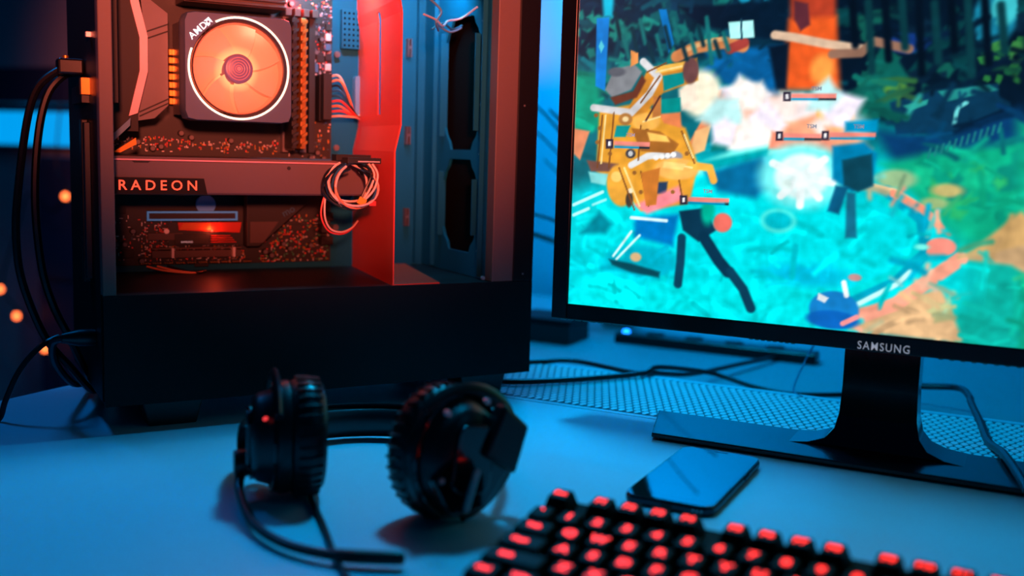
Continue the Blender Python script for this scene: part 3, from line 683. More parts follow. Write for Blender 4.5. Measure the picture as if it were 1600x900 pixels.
PICT=[('p',(8,44,66),30,[(-33.0,422.9),(480.8,372.8),(498.1,196.2),(-25.3,223.2)]),
('p',(10,104,118),22,[(-25.6,229.0),(198.1,221.2),(208.6,141.8),(-20.8,104.8)]),
('p',(0,196,208),26,[(-20.8,104.8),(125.5,144.8),(284.6,149.3),(336.0,105.5),(330.2,59.0),(271.0,-10.0),(-15.6,-29.2)]),
('s',[(10,70,84),(18,120,116),(6,42,60),(24,140,130),(12,92,100)],4,60,1,16,[(-8.3,280.5),(146.2,275.2),(175.4,242.6),(121.2,221.9),(68.8,216.8),(-3.5,164.7)]),
('s',[(20,150,190),(12,60,90),(6,40,64)],4,30,2,14,[(-9.6,314.7),(192.8,304.6),(195.5,263.1),(-7.8,269.1)]),
('p',(6,26,46),6,[(95.5,271.5),(189.5,273.7),(194.5,237.0),(147.8,248.5),(113.7,254.7)]),
('p',(8,90,150),8,[(120.6,232.8),(186.5,237.2),(189.5,189.5),(139.1,205.5)]),
('p',(0,150,120),12,[(-5.7,217.2),(23.1,211.3),(28.3,165.3),(-3.3,158.9)]),
('p',(5,22,40),10,[(222.0,292.9),(383.3,295.1),(394.3,166.9),(322.1,163.0),(252.6,179.6),(230.1,210.6)]),
('s',[(8,60,66),(10,36,56),(16,90,80),(6,24,44)],4,46,3,18,[(231.0,272.2),(368.2,267.5),(373.5,205.3),(305.4,195.3),(245.8,205.4)]),
('p',(12,92,84),5,[(270.6,240.8),(246.5,195.1),(277.9,174.8),(289.9,210.4),(279.1,225.6)]),
('p',(14,110,96),4,[(260.8,205.4),(247.7,177.0),(270.3,177.3)]),
('e',(20,120,150),6,(349.2,256.2),15.6,21.6,0),
('e',(60,190,200),5,(355.4,262.2),9.6,13.2,0),
('s',[(40,120,60),(24,90,60),(60,140,70)],2,22,4,9,[(340.0,229.8),(370.6,238.9),(373.3,207.7),(348.8,205.3)]),
('e',(20,60,140),5,(286.9,237.5),15.6,8.4,0),
('e',(80,140,60),4,(280.9,200.3),9.6,6.0,0),
('p',(10,54,84),3,[(276.8,190.1),(312.1,201.4),(355.6,205.3),(358.2,184.8),(321.7,168.0),(283.5,164.7)]),
('p',(34,140,136),2,[(312.2,199.4),(348.9,204.3),(356.0,200.4),(319.9,191.4)]),
('p',(40,150,140),2,[(286.7,187.7),(305.6,192.8),(304.9,188.8),(292.8,183.7)]),
('l',(110,220,220),1,5,[(333.9,190.5),(327.8,186.5),(326.1,171.6)]),
('p',(8,60,110),14,[(268.5,167.0),(322.1,163.0),(374.9,188.4),(392.6,186.2),(395.5,152.5),(285.4,139.1)]),
('p',(12,172,130),14,[(272.9,141.2),(308.8,150.0),(394.5,164.5),(410.7,-24.9),(345.3,-12.3),(328.6,17.3),(348.9,60.5),(307.1,109.1)]),
('s',[(20,190,140),(8,150,120),(40,180,110),(10,140,120)],6,24,5,22,[(294.8,144.5),(377.5,156.8),(381.2,112.8),(347.7,75.7),(311.5,114.4)]),
('p',(10,176,160),8,[(319.8,37.4),(348.5,65.6),(402.2,74.5),(409.0,-4.9),(344.2,0.7)]),
('e',(150,190,140),6,(286.2,128.8),15.6,7.8,0),
('e',(190,176,110),5,(325.3,121.2),12.0,5.4,0),
('e',(150,180,120),5,(316.6,110.6),10.8,4.8,0),
('p',(5,22,40),10,[(360.4,361.5),(551.6,386.3),(574.0,174.9),(375.5,181.1)]),
('s',[(8,60,66),(10,36,56),(16,90,80),(6,24,44)],4,40,41,22,[(362.3,338.2),(516.6,348.2),(530.7,209.6),(373.9,200.5)]),
('p',(12,160,126),16,[(371.4,176.2),(571.3,200.8),(600.5,-74.5),(388.4,-27.8)]),
('s',[(20,190,140),(8,150,120),(40,170,110),(10,130,120)],7,30,42,30,[(377.5,156.8),(534.3,174.2),(554.6,-25.4),(390.4,3.2)]),
('p',(200,164,110),8,[(381.6,107.9),(423.4,129.3),(526.2,142.7),(529.0,115.6),(435.2,91.4),(384.5,73.2)]),
('p',(10,54,84),3,[(402.1,176.7),(442.4,196.0),(475.1,191.5),(473.5,166.2),(421.3,153.2)]),
('p',(34,140,136),2,[(404.2,177.7),(442.5,195.0),(471.1,191.5),(435.7,179.1)]),
('e',(0,226,232),22,(175.6,61.1),174.0,63.0,-3),
('p',(0,236,238),18,[(0.0,-3.0),(8.3,34.3),(131.7,32.3),(256.3,53.4),(217.5,3.6),(133.4,0.9)]),
('e',(0,176,200),10,(71.2,45.0),36.0,15.6,0),
('e',(0,190,222),12,(220.2,45.1),36.0,9.6,0),
('l',(0,160,190),4,16,[(279.5,118.1),(308.1,96.3),(312.5,70.7),(292.2,45.6),(258.1,26.6)]),
('l',(0,214,214),4,10,[(274.9,112.7),(301.0,93.3),(305.0,72.8),(286.9,50.4),(252.7,30.4)]),
('l',(200,255,250),3,7,[(261.0,22.5),(292.4,42.9),(302.5,54.3)]),
('p',(206,164,104),6,[(339.0,67.4),(347.7,75.7),(381.5,109.8),(398.8,113.7),(402.2,74.5),(384.5,73.2)]),
('p',(196,160,116),6,[(339.0,67.4),(401.1,86.8),(404.3,49.8),(376.2,65.1)]),
('p',(218,176,128),6,[(257.3,2.1),(293.4,29.8),(326.6,43.2),(332.2,33.3),(346.6,0.9),(315.3,0.2)]),
('p',(170,170,120),5,[(320.4,29.6),(334.7,31.0),(338.1,18.3),(324.0,14.3)]),
('l',(255,168,140),3,19,[(259.3,10.5),(293.6,27.2),(316.6,47.6),(339.0,67.4)]),
('l',(255,206,150),2,8,[(265.7,122.7),(286.9,118.5),(307.4,106.0)]),
('l',(255,150,120),2,10,[(284.5,117.3),(307.4,106.0),(316.6,98.3),(323.0,90.4)]),
('e',(255,150,132),2,(324.1,76.1),11.4,7.2,0),
('e',(255,150,132),2,(318.7,70.6),5.4,4.8,0),
('e',(120,255,240),3,(309.7,75.1),5.4,2.4,0),
('d',1000,9,4,14),
('p',(170,58,34),8,[(189.0,315.0),(226.2,313.0),(231.1,241.6),(193.6,242.3)]),
('p',(236,92,34),9,[(191.6,258.0),(229.9,259.5),(237.0,200.2),(188.8,200.1)]),
('p',(90,40,50),4,[(194.8,273.5),(206.5,270.5),(209.2,253.4),(201.7,248.4),(195.8,257.9)]),
('e',(255,160,70),9,(221.5,216.9),9.6,12.0,0),
('p',(8,24,44),6,[(175.8,236.3),(192.8,239.1),(193.1,200.1),(184.5,200.1)]),
('l',(216,134,80),3,17,[(95.4,228.7),(111.8,236.2),(137.1,240.1),(154.0,236.6)]),
('l',(240,180,120),2,6,[(103.3,234.1),(123.0,241.5),(138.1,243.3)]),
('l',(160,60,54),3,14,[(143.0,234.6),(154.9,239.8)]),
('l',(224,190,160),3,12,[(180.6,245.7),(196.7,243.3),(223.2,237.6),(251.4,233.0)]),
('l',(150,110,90),3,12,[(228.9,229.2),(251.6,230.0),(260.9,239.0),(288.2,232.5)]),
('p',(0,130,222),2,[(18.3,263.8),(30.7,264.6),(29.3,198.7),(19.7,203.3)]),
('p',(90,220,240),2,[(23.5,244.4),(26.9,238.6),(24.0,233.0),(21.3,238.7)]),
('p',(0,196,232),6,[(21.0,301.9),(34.5,301.3),(33.8,264.5),(25.1,264.7)]),
('p',(0,120,200),2,[(76.9,269.9),(84.0,269.7),(92.5,239.8),(88.2,232.1)]),
('p',(176,252,248),2,[(140.1,257.2),(161.5,258.3),(163.4,243.9),(142.5,243.2)]),
('l',(30,70,90),1,3,[(151.0,259.1),(152.5,243.1)]),
('p',(6,116,112),5,[(155.5,211.9),(177.5,173.3),(175.4,154.9),(131.1,147.2),(140.4,183.7)]),
('p',(0,130,150),6,[(133.5,205.5),(150.5,202.8),(151.6,183.8),(140.2,186.4)]),
('p',(222,132,88),3,[(128.3,197.3),(138.2,201.1),(132.7,179.2),(125.8,158.7),(113.9,144.5),(110.0,152.8),(120.5,172.5)]),
('p',(236,180,120),3,[(115.8,164.1),(129.8,169.8),(125.3,147.6),(111.1,141.6)]),
('e',(255,248,220),10,(119.2,196.7),18.0,20.4,0),
('e',(255,214,200),14,(179.7,173.3),44.4,24.0,0),
('e',(255,226,214),12,(206.8,168.4),51.6,21.6,0),
('e',(255,246,244),10,(184.9,176.6),24.0,12.0,0),
('p',(255,236,214),6,[(99.3,200.0),(113.4,206.6),(117.6,183.5),(102.6,182.2)]),
('e',(255,240,240),9,(208.4,184.4),14.4,12.0,0),
('e',(255,190,100),4,(234.3,179.4),15.6,14.4,0),
('e',(250,170,150),4,(233.5,176.2),7.8,6.6,0),
('s',[(255,232,224),(255,190,170),(250,240,255),(255,170,130),(255,246,240),(190,240,240)],9,26,31,34,[(134.1,194.6),(194.2,200.1),(249.5,187.3),(249.7,148.3),(181.2,149.1),(142.1,153.6)]),
('p',(120,250,240),8,[(114.5,133.3),(148.1,147.7),(196.9,156.5),(200.0,151.2),(154.2,139.0),(120.8,125.1)]),
('p',(0,170,178),6,[(117.3,136.2),(181.1,150.7),(181.6,143.2),(126.3,129.2)]),
('p',(255,150,120),5,[(182.9,165.3),(228.3,160.9),(239.3,150.7),(202.8,148.1),(181.1,150.7)]),
('p',(6,110,160),10,[(126.4,128.1),(176.1,143.5),(195.9,130.7),(172.7,107.9),(138.8,111.9)]),
('e',(120,250,250),14,(210.5,128.0),36.0,27.6,0),
('e',(226,255,254),7,(210.5,128.0),22.8,19.2,0),
('l',(240,255,255),3,11,[(210.5,128.0),(185.7,138.4)]),
('l',(240,255,255),3,11,[(210.5,128.0),(193.9,111.1)]),
('l',(240,255,255),3,11,[(210.5,128.0),(210.5,103.7)]),
('l',(240,255,255),3,11,[(210.5,128.0),(225.9,110.9)]),
('l',(240,255,255),3,11,[(210.5,128.0),(236.0,124.2)]),
('l',(240,255,255),3,11,[(210.5,128.0),(228.5,143.0)]),
('e',(230,255,250),3,(198.1,121.0),4.2,4.2,0),
('e',(70,235,230),4,(193.0,89.8),15.6,10.8,0),
('e',(0,190,205),4,(193.0,89.8),11.4,7.2,0),
('p',(0,130,180),5,[(233.9,154.2),(259.2,158.0),(269.8,148.9),(267.7,122.8),(251.9,116.9),(235.8,126.8)]),
('p',(12,70,90),4,[(242.4,142.9),(265.8,148.8),(268.7,122.9),(257.0,117.1),(245.4,121.9)]),
('p',(10,90,130),4,[(238.7,121.6),(249.1,121.0),(242.9,97.9),(233.4,100.1)]),
('p',(20,110,140),4,[(247.8,116.7),(255.0,116.0),(258.6,79.1),(249.4,78.6)]),
('p',(0,150,200),5,[(242.8,174.3),(268.8,176.7),(268.6,166.4),(243.4,166.0)]),
('p',(232,160,50),4,[(24.4,181.4),(64.2,188.6),(106.9,166.7),(120.2,134.6),(113.9,100.6),(68.9,91.4),(46.2,113.6),(23.7,125.6)]),
('p',(214,138,46),3,[(68.8,216.8),(114.0,227.4),(116.2,208.2),(84.7,197.2),(64.9,174.5),(49.5,177.1)]),
('p',(0,140,140),2,[(83.4,212.2),(103.1,215.4),(103.7,205.5),(85.2,198.8)]),
('p',(250,190,80),2,[(74.6,220.1),(103.8,224.3),(104.1,218.7),(76.2,213.4)]),
('e',(110,70,70),3,(108.9,216.5),7.2,11.4,0),
('p',(130,134,140),3,[(29.2,199.8),(37.1,218.1),(56.5,222.5),(64.1,215.7),(54.5,199.9),(36.4,193.0)]),
('e',(90,94,104),3,(39.7,215.8),8.4,4.2,0),
('p',(110,56,40),3,[(34.5,193.0),(56.4,198.8),(64.2,213.4),(68.1,207.8),(60.3,193.1),(39.8,186.2)]),
('l',(216,214,216),2,11,[(18.7,183.7),(55.5,179.5),(72.2,196.6),(79.9,211.1),(64.8,224.6)]),
('p',(240,150,80),2,[(52.3,234.9),(59.6,232.5),(60.1,223.6),(53.0,220.2)]),
('p',(0,140,136),2,[(82.0,191.5),(100.8,193.3),(101.5,180.0),(82.7,178.6)]),
('p',(236,132,80),3,[(81.5,178.6),(101.5,180.5),(103.4,166.6),(86.7,170.8)]),
('e',(252,184,84),3,(69.8,171.7),13.2,7.8,0),
('e',(180,120,60),2,(50.3,173.7),6.6,5.4,0),
('e',(250,220,160),2,(50.3,173.7),3.0,2.4,0),
('p',(0,150,150),2,[(41.9,167.8),(55.4,168.1),(51.0,157.7),(39.9,157.4)]),
('p',(120,80,70),3,[(13.7,135.8),(45.3,133.3),(47.5,126.4),(18.6,125.4)]),
('p',(130,220,220),3,[(16.1,125.3),(36.4,123.7),(33.7,113.1),(19.1,115.4)]),
('e',(240,170,60),3,(48.1,113.7),13.2,19.2,10),
('e',(255,206,110),2,(44.0,121.6),5.4,4.8,0),
('l',(226,226,226),2,10,[(57.7,132.6),(72.6,141.0),(90.4,143.8)]),
('e',(150,150,160),2,(96.5,141.7),9.0,4.8,0),
('e',(60,60,70),2,(56.6,142.9),4.8,4.2,0),
('e',(200,200,200),1,(56.6,142.9),2.4,2.4,0),
('e',(250,180,90),3,(100.6,130.6),20.4,9.6,0),
('l',(250,180,70),2,11,[(113.3,134.4),(130.7,132.7),(134.8,121.8)]),
('p',(40,60,90),3,[(78.5,117.8),(92.9,119.0),(92.3,107.5),(80.3,107.6)]),
('p',(255,140,150),6,[(62.5,96.9),(103.7,116.0),(109.1,103.8),(75.1,88.9)]),
('e',(70,60,50),2,(57.4,101.3),3.6,7.2,0),
('e',(255,236,200),2,(58.2,109.5),2.4,2.4,0),
('p',(230,140,100),3,[(-1.6,164.8),(15.8,162.2),(7.3,135.6),(0.6,141.3)]),
('l',(126,74,34),1,2.4,[(27.8,176.8),(24.8,129.1)]),
('l',(126,74,34),1,2.4,[(38.9,179.3),(36.2,129.5)]),
('l',(126,74,34),1,2.4,[(65.2,168.2),(64.2,137.4)]),
('l',(126,74,34),1,2.4,[(103.5,163.8),(116.7,136.2)]),
('l',(126,74,34),1,2.4,[(81.0,212.2),(64.2,188.6)]),
('l',(126,74,34),1,2.4,[(68.9,215.6),(86.3,223.3)]),
('l',(126,74,34),1,2.4,[(46.1,129.8),(62.7,92.3)]),
('l',(126,74,34),1,2.4,[(67.2,127.1),(76.0,96.4)]),
('l',(126,74,34),1,2.4,[(103.5,120.5),(108.0,101.4)]),
('l',(255,226,150),1,2.6,[(30.9,176.9),(28.4,133.3)]),
('l',(255,226,150),1,2.6,[(67.4,171.7),(82.8,176.4)]),
('l',(255,226,150),1,2.6,[(77.3,215.6),(100.5,220.4)]),
('l',(255,226,150),1,2.6,[(51.1,130.0),(67.5,96.0)]),
('l',(255,226,150),1,2.6,[(90.8,135.9),(114.6,132.2)]),
('l',(255,226,150),1,2.6,[(106.0,161.1),(115.2,141.2)]),
('e',(150,96,44),1,(21.5,176.8),2.0,1.9,0),
('e',(150,96,44),1,(25.8,165.2),2.0,1.9,0),
('e',(150,96,44),1,(23.8,152.4),2.0,1.9,0),
('e',(150,96,44),1,(36.8,142.3),2.0,1.9,0),
('e',(150,96,44),1,(68.1,108.7),2.0,1.9,0),
('e',(150,96,44),1,(61.1,125.8),2.0,1.9,0),
('e',(150,96,44),1,(71.4,163.8),2.0,1.9,0),
('e',(150,96,44),1,(98.1,110.1),2.0,1.9,0),
('e',(150,96,44),1,(109.2,144.4),2.0,1.9,0),
('e',(150,96,44),1,(80.6,149.2),2.0,1.9,0),
('p',(170,104,40),2,[(56.1,165.8),(83.5,163.4),(101.8,152.6),(96.3,144.0),(66.3,145.4)]),
('p',(255,196,96),2,[(71.5,162.6),(89.6,159.6),(93.4,154.1),(74.3,154.8)]),
('p',(206,120,44),2,[(67.2,126.0),(85.1,131.2),(83.2,97.9),(73.5,96.3)]),
('p',(255,206,120),2,[(88.4,137.0),(108.6,135.4),(106.5,129.7),(87.5,131.3)]),
('e',(236,236,236),1,(81.0,140.2),2.7,2.4,0),
('e',(236,236,236),1,(86.4,141.2),2.7,2.4,0),
('e',(236,236,236),1,(91.7,142.2),2.7,2.4,0),
('e',(236,236,236),1,(97.0,143.2),2.7,2.4,0),
('p',(196,120,60),2,[(75.9,194.3),(83.1,193.2),(83.9,177.5),(75.7,175.2)]),
('l',(90,50,40),1,3,[(69.8,172.8),(81.9,194.3)]),
('l',(8,50,64),4,6,[(36.1,267.8),(42.0,245.2)]),
('l',(20,110,112),4,6,[(45.0,246.8),(50.7,228.7)]),
('l',(8,50,64),4,6,[(52.6,253.9),(58.3,234.8)]),
('l',(20,110,112),4,6,[(60.1,261.0),(65.8,240.8)]),
('l',(8,50,64),4,6,[(68.9,240.2),(74.4,224.5)]),
('l',(20,110,112),4,6,[(76.3,247.3),(81.8,230.6)]),
('l',(8,50,64),4,6,[(83.6,254.3),(89.2,236.5)]),
('l',(20,110,112),4,6,[(90.8,261.2),(96.5,242.5)]),
('l',(8,50,64),4,6,[(99.5,240.8),(104.9,226.4)]),
('l',(20,110,112),4,6,[(106.6,247.8),(112.0,232.4)]),
('l',(8,50,64),4,6,[(113.7,254.7),(119.2,238.3)]),
('l',(20,110,112),4,6,[(120.7,261.5),(127.4,222.4)]),
('l',(8,50,64),4,6,[(129.2,241.3),(134.4,228.3)]),
('l',(20,110,112),4,6,[(136.1,248.2),(141.4,234.1)]),
('l',(4,16,30),5,10,[(240.5,282.0),(246.6,236.2)]),
('l',(10,56,64),5,10,[(254.3,269.9),(261.1,215.1)]),
('l',(4,16,30),5,10,[(266.8,273.0),(273.3,224.6)]),
('l',(10,56,64),5,10,[(279.2,276.0),(285.2,234.0)]),
('l',(4,16,30),5,10,[(291.5,279.0),(299.3,213.4)]),
('l',(10,56,64),5,10,[(304.6,267.3),(310.9,222.7)]),
('l',(4,16,30),5,10,[(316.6,270.3),(322.3,232.0)]),
('l',(10,56,64),5,10,[(328.3,273.2),(336.0,211.7)]),
('l',(4,16,30),5,10,[(339.9,276.2),(347.1,220.9)]),
('l',(10,56,64),5,10,[(352.5,264.7),(358.1,230.0)]),
('l',(30,130,130),2,2.4,[(309.1,147.0),(310.4,154.1)]),
('l',(30,130,130),2,2.4,[(313.7,148.9),(315.1,156.1)]),
('l',(30,130,130),2,2.4,[(318.3,150.9),(319.7,158.0)]),
('l',(30,130,130),2,2.4,[(322.9,152.8),(324.2,159.9)]),
('l',(30,130,130),2,2.4,[(327.4,154.8),(328.8,161.8)]),
('l',(30,130,130),2,2.4,[(332.0,156.7),(333.3,163.7)]),
('l',(30,130,130),2,2.4,[(336.5,158.6),(337.8,165.6)]),
('l',(30,130,130),2,2.4,[(341.0,160.5),(342.2,167.5)]),
('l',(30,130,130),2,2.4,[(345.4,162.4),(346.7,169.3)]),
('l',(30,130,130),2,2.4,[(349.8,164.3),(351.1,171.2)]),
('l',(30,130,130),2,2.4,[(354.3,166.1),(355.5,173.0)]),
('l',(30,130,130),2,2.4,[(358.6,168.0),(359.9,174.9)]),
('l',(190,255,252),2,5,[(2.6,93.9),(30.9,107.1)]),
('l',(190,255,252),2,5,[(3.0,84.4),(17.6,91.1)]),
('l',(150,245,245),2,4,[(21.9,94.9),(34.3,100.2)]),
('p',(0,140,160),8,[(28.5,89.3),(41.6,78.2),(35.7,69.0),(10.2,67.5)]),
('p',(0,120,196),8,[(63.1,85.3),(105.0,90.5),(100.6,61.6),(63.9,67.9)]),
('l',(220,250,255),2,5,[(60.0,85.1),(93.5,84.1)]),
('l',(210,255,255),2,4,[(44.2,48.9),(60.6,72.3)]),
('l',(210,255,255),2,4,[(47.5,46.2),(68.7,69.3)]),
('p',(8,70,84),4,[(39.9,45.6),(62.0,43.1),(89.8,37.6),(88.9,32.3),(62.4,34.9),(43.3,40.5)]),
('e',(220,180,130),3,(66.0,49.3),5.4,4.2,0),
('p',(10,54,80),3,[(104.9,93.3),(128.1,97.4),(139.5,78.3),(123.9,67.1),(109.3,76.5)]),
('l',(12,66,92),3,13,[(108.5,69.6),(108.5,47.7),(107.1,28.0)]),
('l',(8,50,76),3,17,[(128.3,72.0),(143.3,51.5),(151.9,42.5)]),
('l',(10,60,86),3,14,[(154.1,42.7),(166.3,28.4),(174.0,12.2)]),
('e',(236,110,96),3,(144.8,85.3),8.4,8.4,0),
('e',(0,180,150),6,(131.1,94.7),6.0,12.0,0),
('e',(20,130,206),3,(244.2,17.7),20.4,15.6,0),
('e',(10,100,190),3,(243.7,8.9),21.6,7.8,0),
('p',(235,240,245),2,[(230.7,30.7),(239.4,27.1),(236.5,22.5),(230.0,25.1)]),
('l',(240,246,250),2,7,[(250.9,41.1),(253.7,30.5)]),
('l',(250,150,150),2,7,[(252.3,6.5),(263.2,13.0)]),
('e',(190,140,140),2,(259.4,46.1),5.4,3.0,0),
('p',(50,40,60),1,[(31.9,155.5),(39.3,155.7),(39.7,147.0),(32.2,146.8)]),
('p',(255,250,250),1,[(34.5,153.3),(37.0,153.3),(37.1,149.3),(34.6,149.2)]),
('p',(244,140,126),1,[(40.0,154.0),(74.4,153.6),(74.5,149.6),(40.2,149.9)]),
('p',(0,150,190),1,[(40.2,149.9),(64.4,149.7),(64.5,147.4),(40.3,147.6)]),
('p',(30,50,60),1,[(64.4,149.7),(74.5,149.6),(74.7,147.4),(64.5,147.4)]),
('p',(50,40,60),1,[(190.5,198.5),(196.9,198.6),(197.4,190.6),(191.0,190.6)]),
('p',(255,250,250),1,[(192.8,196.4),(194.9,196.4),(195.2,192.7),(193.0,192.7)]),
('p',(244,140,126),1,[(197.6,197.0),(234.1,197.1),(234.4,193.5),(197.8,193.3)]),
('p',(0,150,190),1,[(197.8,193.3),(219.9,193.4),(220.0,191.3),(197.9,191.2)]),
('p',(30,50,60),1,[(219.9,193.4),(234.4,193.5),(234.5,191.4),(220.0,191.3)]),
('p',(50,40,60),1,[(186.2,165.4),(192.6,165.5),(193.1,157.5),(186.7,157.3)]),
('p',(255,250,250),1,[(188.5,163.3),(190.6,163.3),(190.8,159.6),(188.7,159.5)]),
('p',(244,140,126),1,[(193.3,163.9),(223.9,164.0),(224.2,160.3),(193.5,160.2)]),
('p',(0,150,190),1,[(193.5,160.2),(210.5,160.3),(210.6,158.1),(193.6,158.0)]),
('p',(30,50,60),1,[(210.5,160.3),(224.2,160.3),(224.3,158.2),(210.6,158.1)]),
('p',(50,40,60),1,[(224.3,166.6),(230.5,166.8),(231.0,158.9),(224.8,158.7)]),
('p',(255,250,250),1,[(226.5,164.6),(228.6,164.6),(228.8,160.9),(226.7,160.9)]),
('p',(244,140,126),1,[(231.1,165.2),(267.6,165.9),(267.9,162.3),(231.4,161.5)]),
('p',(0,150,190),1,[(231.4,161.5),(267.9,162.3),(268.0,160.2),(231.5,159.4)]),
('p',(30,50,60),1,[(267.9,162.3),(267.9,162.3),(268.0,160.2),(268.0,160.2)]),
('p',(50,40,60),1,[(104.7,107.5),(111.8,107.9),(112.2,99.4),(105.2,99.0)]),
('p',(255,250,250),1,[(107.2,105.4),(109.6,105.5),(109.8,101.5),(107.4,101.4)]),
('p',(244,140,126),1,[(112.5,106.2),(149.3,106.8),(149.5,102.9),(112.7,102.2)]),
('p',(0,150,190),1,[(112.7,102.2),(145.9,102.8),(146.0,100.6),(112.8,100.0)]),
('p',(30,50,60),1,[(145.9,102.8),(149.5,102.9),(149.6,100.7),(146.0,100.6)])]
def dabs(n, seed, smin, smax):       # short brush dabs that vary the colour underneath
    g = random.Random(seed)
    for _ in range(n):
        x, y = g.uniform(0, SW), g.uniform(0, SH); c = img[min(int(y), ny - 1), min(int(x), nx - 1)] * 255 * g.uniform(.84, 1.18); a = g.uniform(-.7, .5) + (1.3 if g.random() < .25 else 0); r = g.uniform(smin, smax)
        paint_line(tuple(np.clip(c, 0, 255)), g.uniform(3, 7), r * .6, [(x - r * math.cos(a), y - r * math.sin(a)), (x, y + r * .12), (x + r * math.cos(a), y + r * math.sin(a))])
for it in PICT:
    if it[0] == 'd': dabs(*it[1:]); continue
    if it[0] == 'p': paint_poly(it[1], it[2], it[3])
    elif it[0] == 'l': paint_line(it[1], it[2], it[3], it[4])
    elif it[0] == 'e': paint_ell(it[1], it[2], it[3], it[4], it[5], it[6])
    else:
        _, cs_, s, n, seed, size, pts = it; g = random.Random(seed); xs = [p[0] for p in pts]; ys = [p[1] for p in pts]; k = 0
        while k < n:
            q = (g.uniform(min(xs), max(xs)), g.uniform(min(ys), max(ys)))
            if inside(*q, pts):
                k += 1; r = size * .6 * g.uniform(.4, 1.1); a = g.uniform(0, 6.28)
                tri = [(q[0] + r * math.cos(a + t) * g.uniform(.5, 1.2), q[1] + r * math.sin(a + t) * g.uniform(.5, 1.2)) for t in (0, 1.3, 2.5, 3.8, 5)]
                paint_poly(g.choice(cs_), s, tri)
def box(a, n):
    for ax in (0, 1):
        a = sum(np.roll(a, k, ax) for k in range(-n, n + 1)) / (2 * n + 1)
    return a
g = np.random.RandomState(5); tex = sum(w * (lambda q: (q - q.mean()) / q.std())(box(box(g.rand(ny, nx), n), n)) for w, n in ((.5, 2), (.35, 5), (.3, 12)))
img = np.clip(img * (1 + .055 * tex)[..., None], 0, 1)
lc = np.where(img <= .04045, img / 12.92, ((img + .055) / 1.055) ** 2.4)
me = bpy.data.meshes.new('screen')
co = np.stack([(15.5 + X - 302) * .001, np.full(X.shape, (2.2 - 40) * .001), (MZ + 14.5 + Y) * .001], -1).reshape(-1, 3)
idx = np.arange(nx * ny).reshape(ny, nx); fq = np.stack([idx[:-1, :-1], idx[:-1, 1:], idx[1:, 1:], idx[1:, :-1]], -1).reshape(-1, 4)
me.vertices.add(len(co)); me.vertices.foreach_set('co', co.ravel())
me.loops.add(fq.size); me.loops.foreach_set('vertex_index', fq.ravel().astype(np.int32))
me.polygons.add(len(fq)); me.polygons.foreach_set('loop_start', np.arange(0, fq.size, 4, dtype=np.int32)); me.polygons.foreach_set('loop_total', np.full(len(fq), 4, np.int32))
me.update(calc_edges=True)
at = me.color_attributes.new('picture', 'FLOAT_COLOR', 'POINT')
at.data.foreach_set('color', np.concatenate([lc.reshape(-1, 3), np.ones((nx * ny, 1))], 1).astype(np.float32).ravel())
m = bpy.data.materials.new('lit_screen'); m.use_nodes = True; nt = m.node_tree; b = nt.nodes['Principled BSDF']
vc = nt.nodes.new('ShaderNodeVertexColor'); vc.layer_name = 'picture'
nt.links.new(vc.outputs['Color'], b.inputs['Emission Color']); b.inputs['Emission Strength'].default_value = 1.08
b.inputs['Base Color'].default_value = (.01, .01, .012, 1); b.inputs['Roughness'].default_value = .3
MATS['lit_screen'] = m
scr = link('screen', me, 'lit_screen', mon.o); scr['label'] = 'lit screen with a cyan and gold game picture'
mon.part('panel_back', MB().box(15.2, MW - 15.2, 4, 12, MZ + 14.2, MZ + MH - 14.8), 'matte_black')
for body, (px, py) in (('TSM', (218, 201)), ('TSM', (56, 159.5)), ('TSM', (216, 170)), ('TSM', (254, 170.5)), ('TSM', (130, 112))):
    mon.part('lettering', text_mb(body, 4.6, facing(15.5 + px, 2.1, MZ + 14.5 + py), .02, offset=.1), 'white_letter', parent=scr)

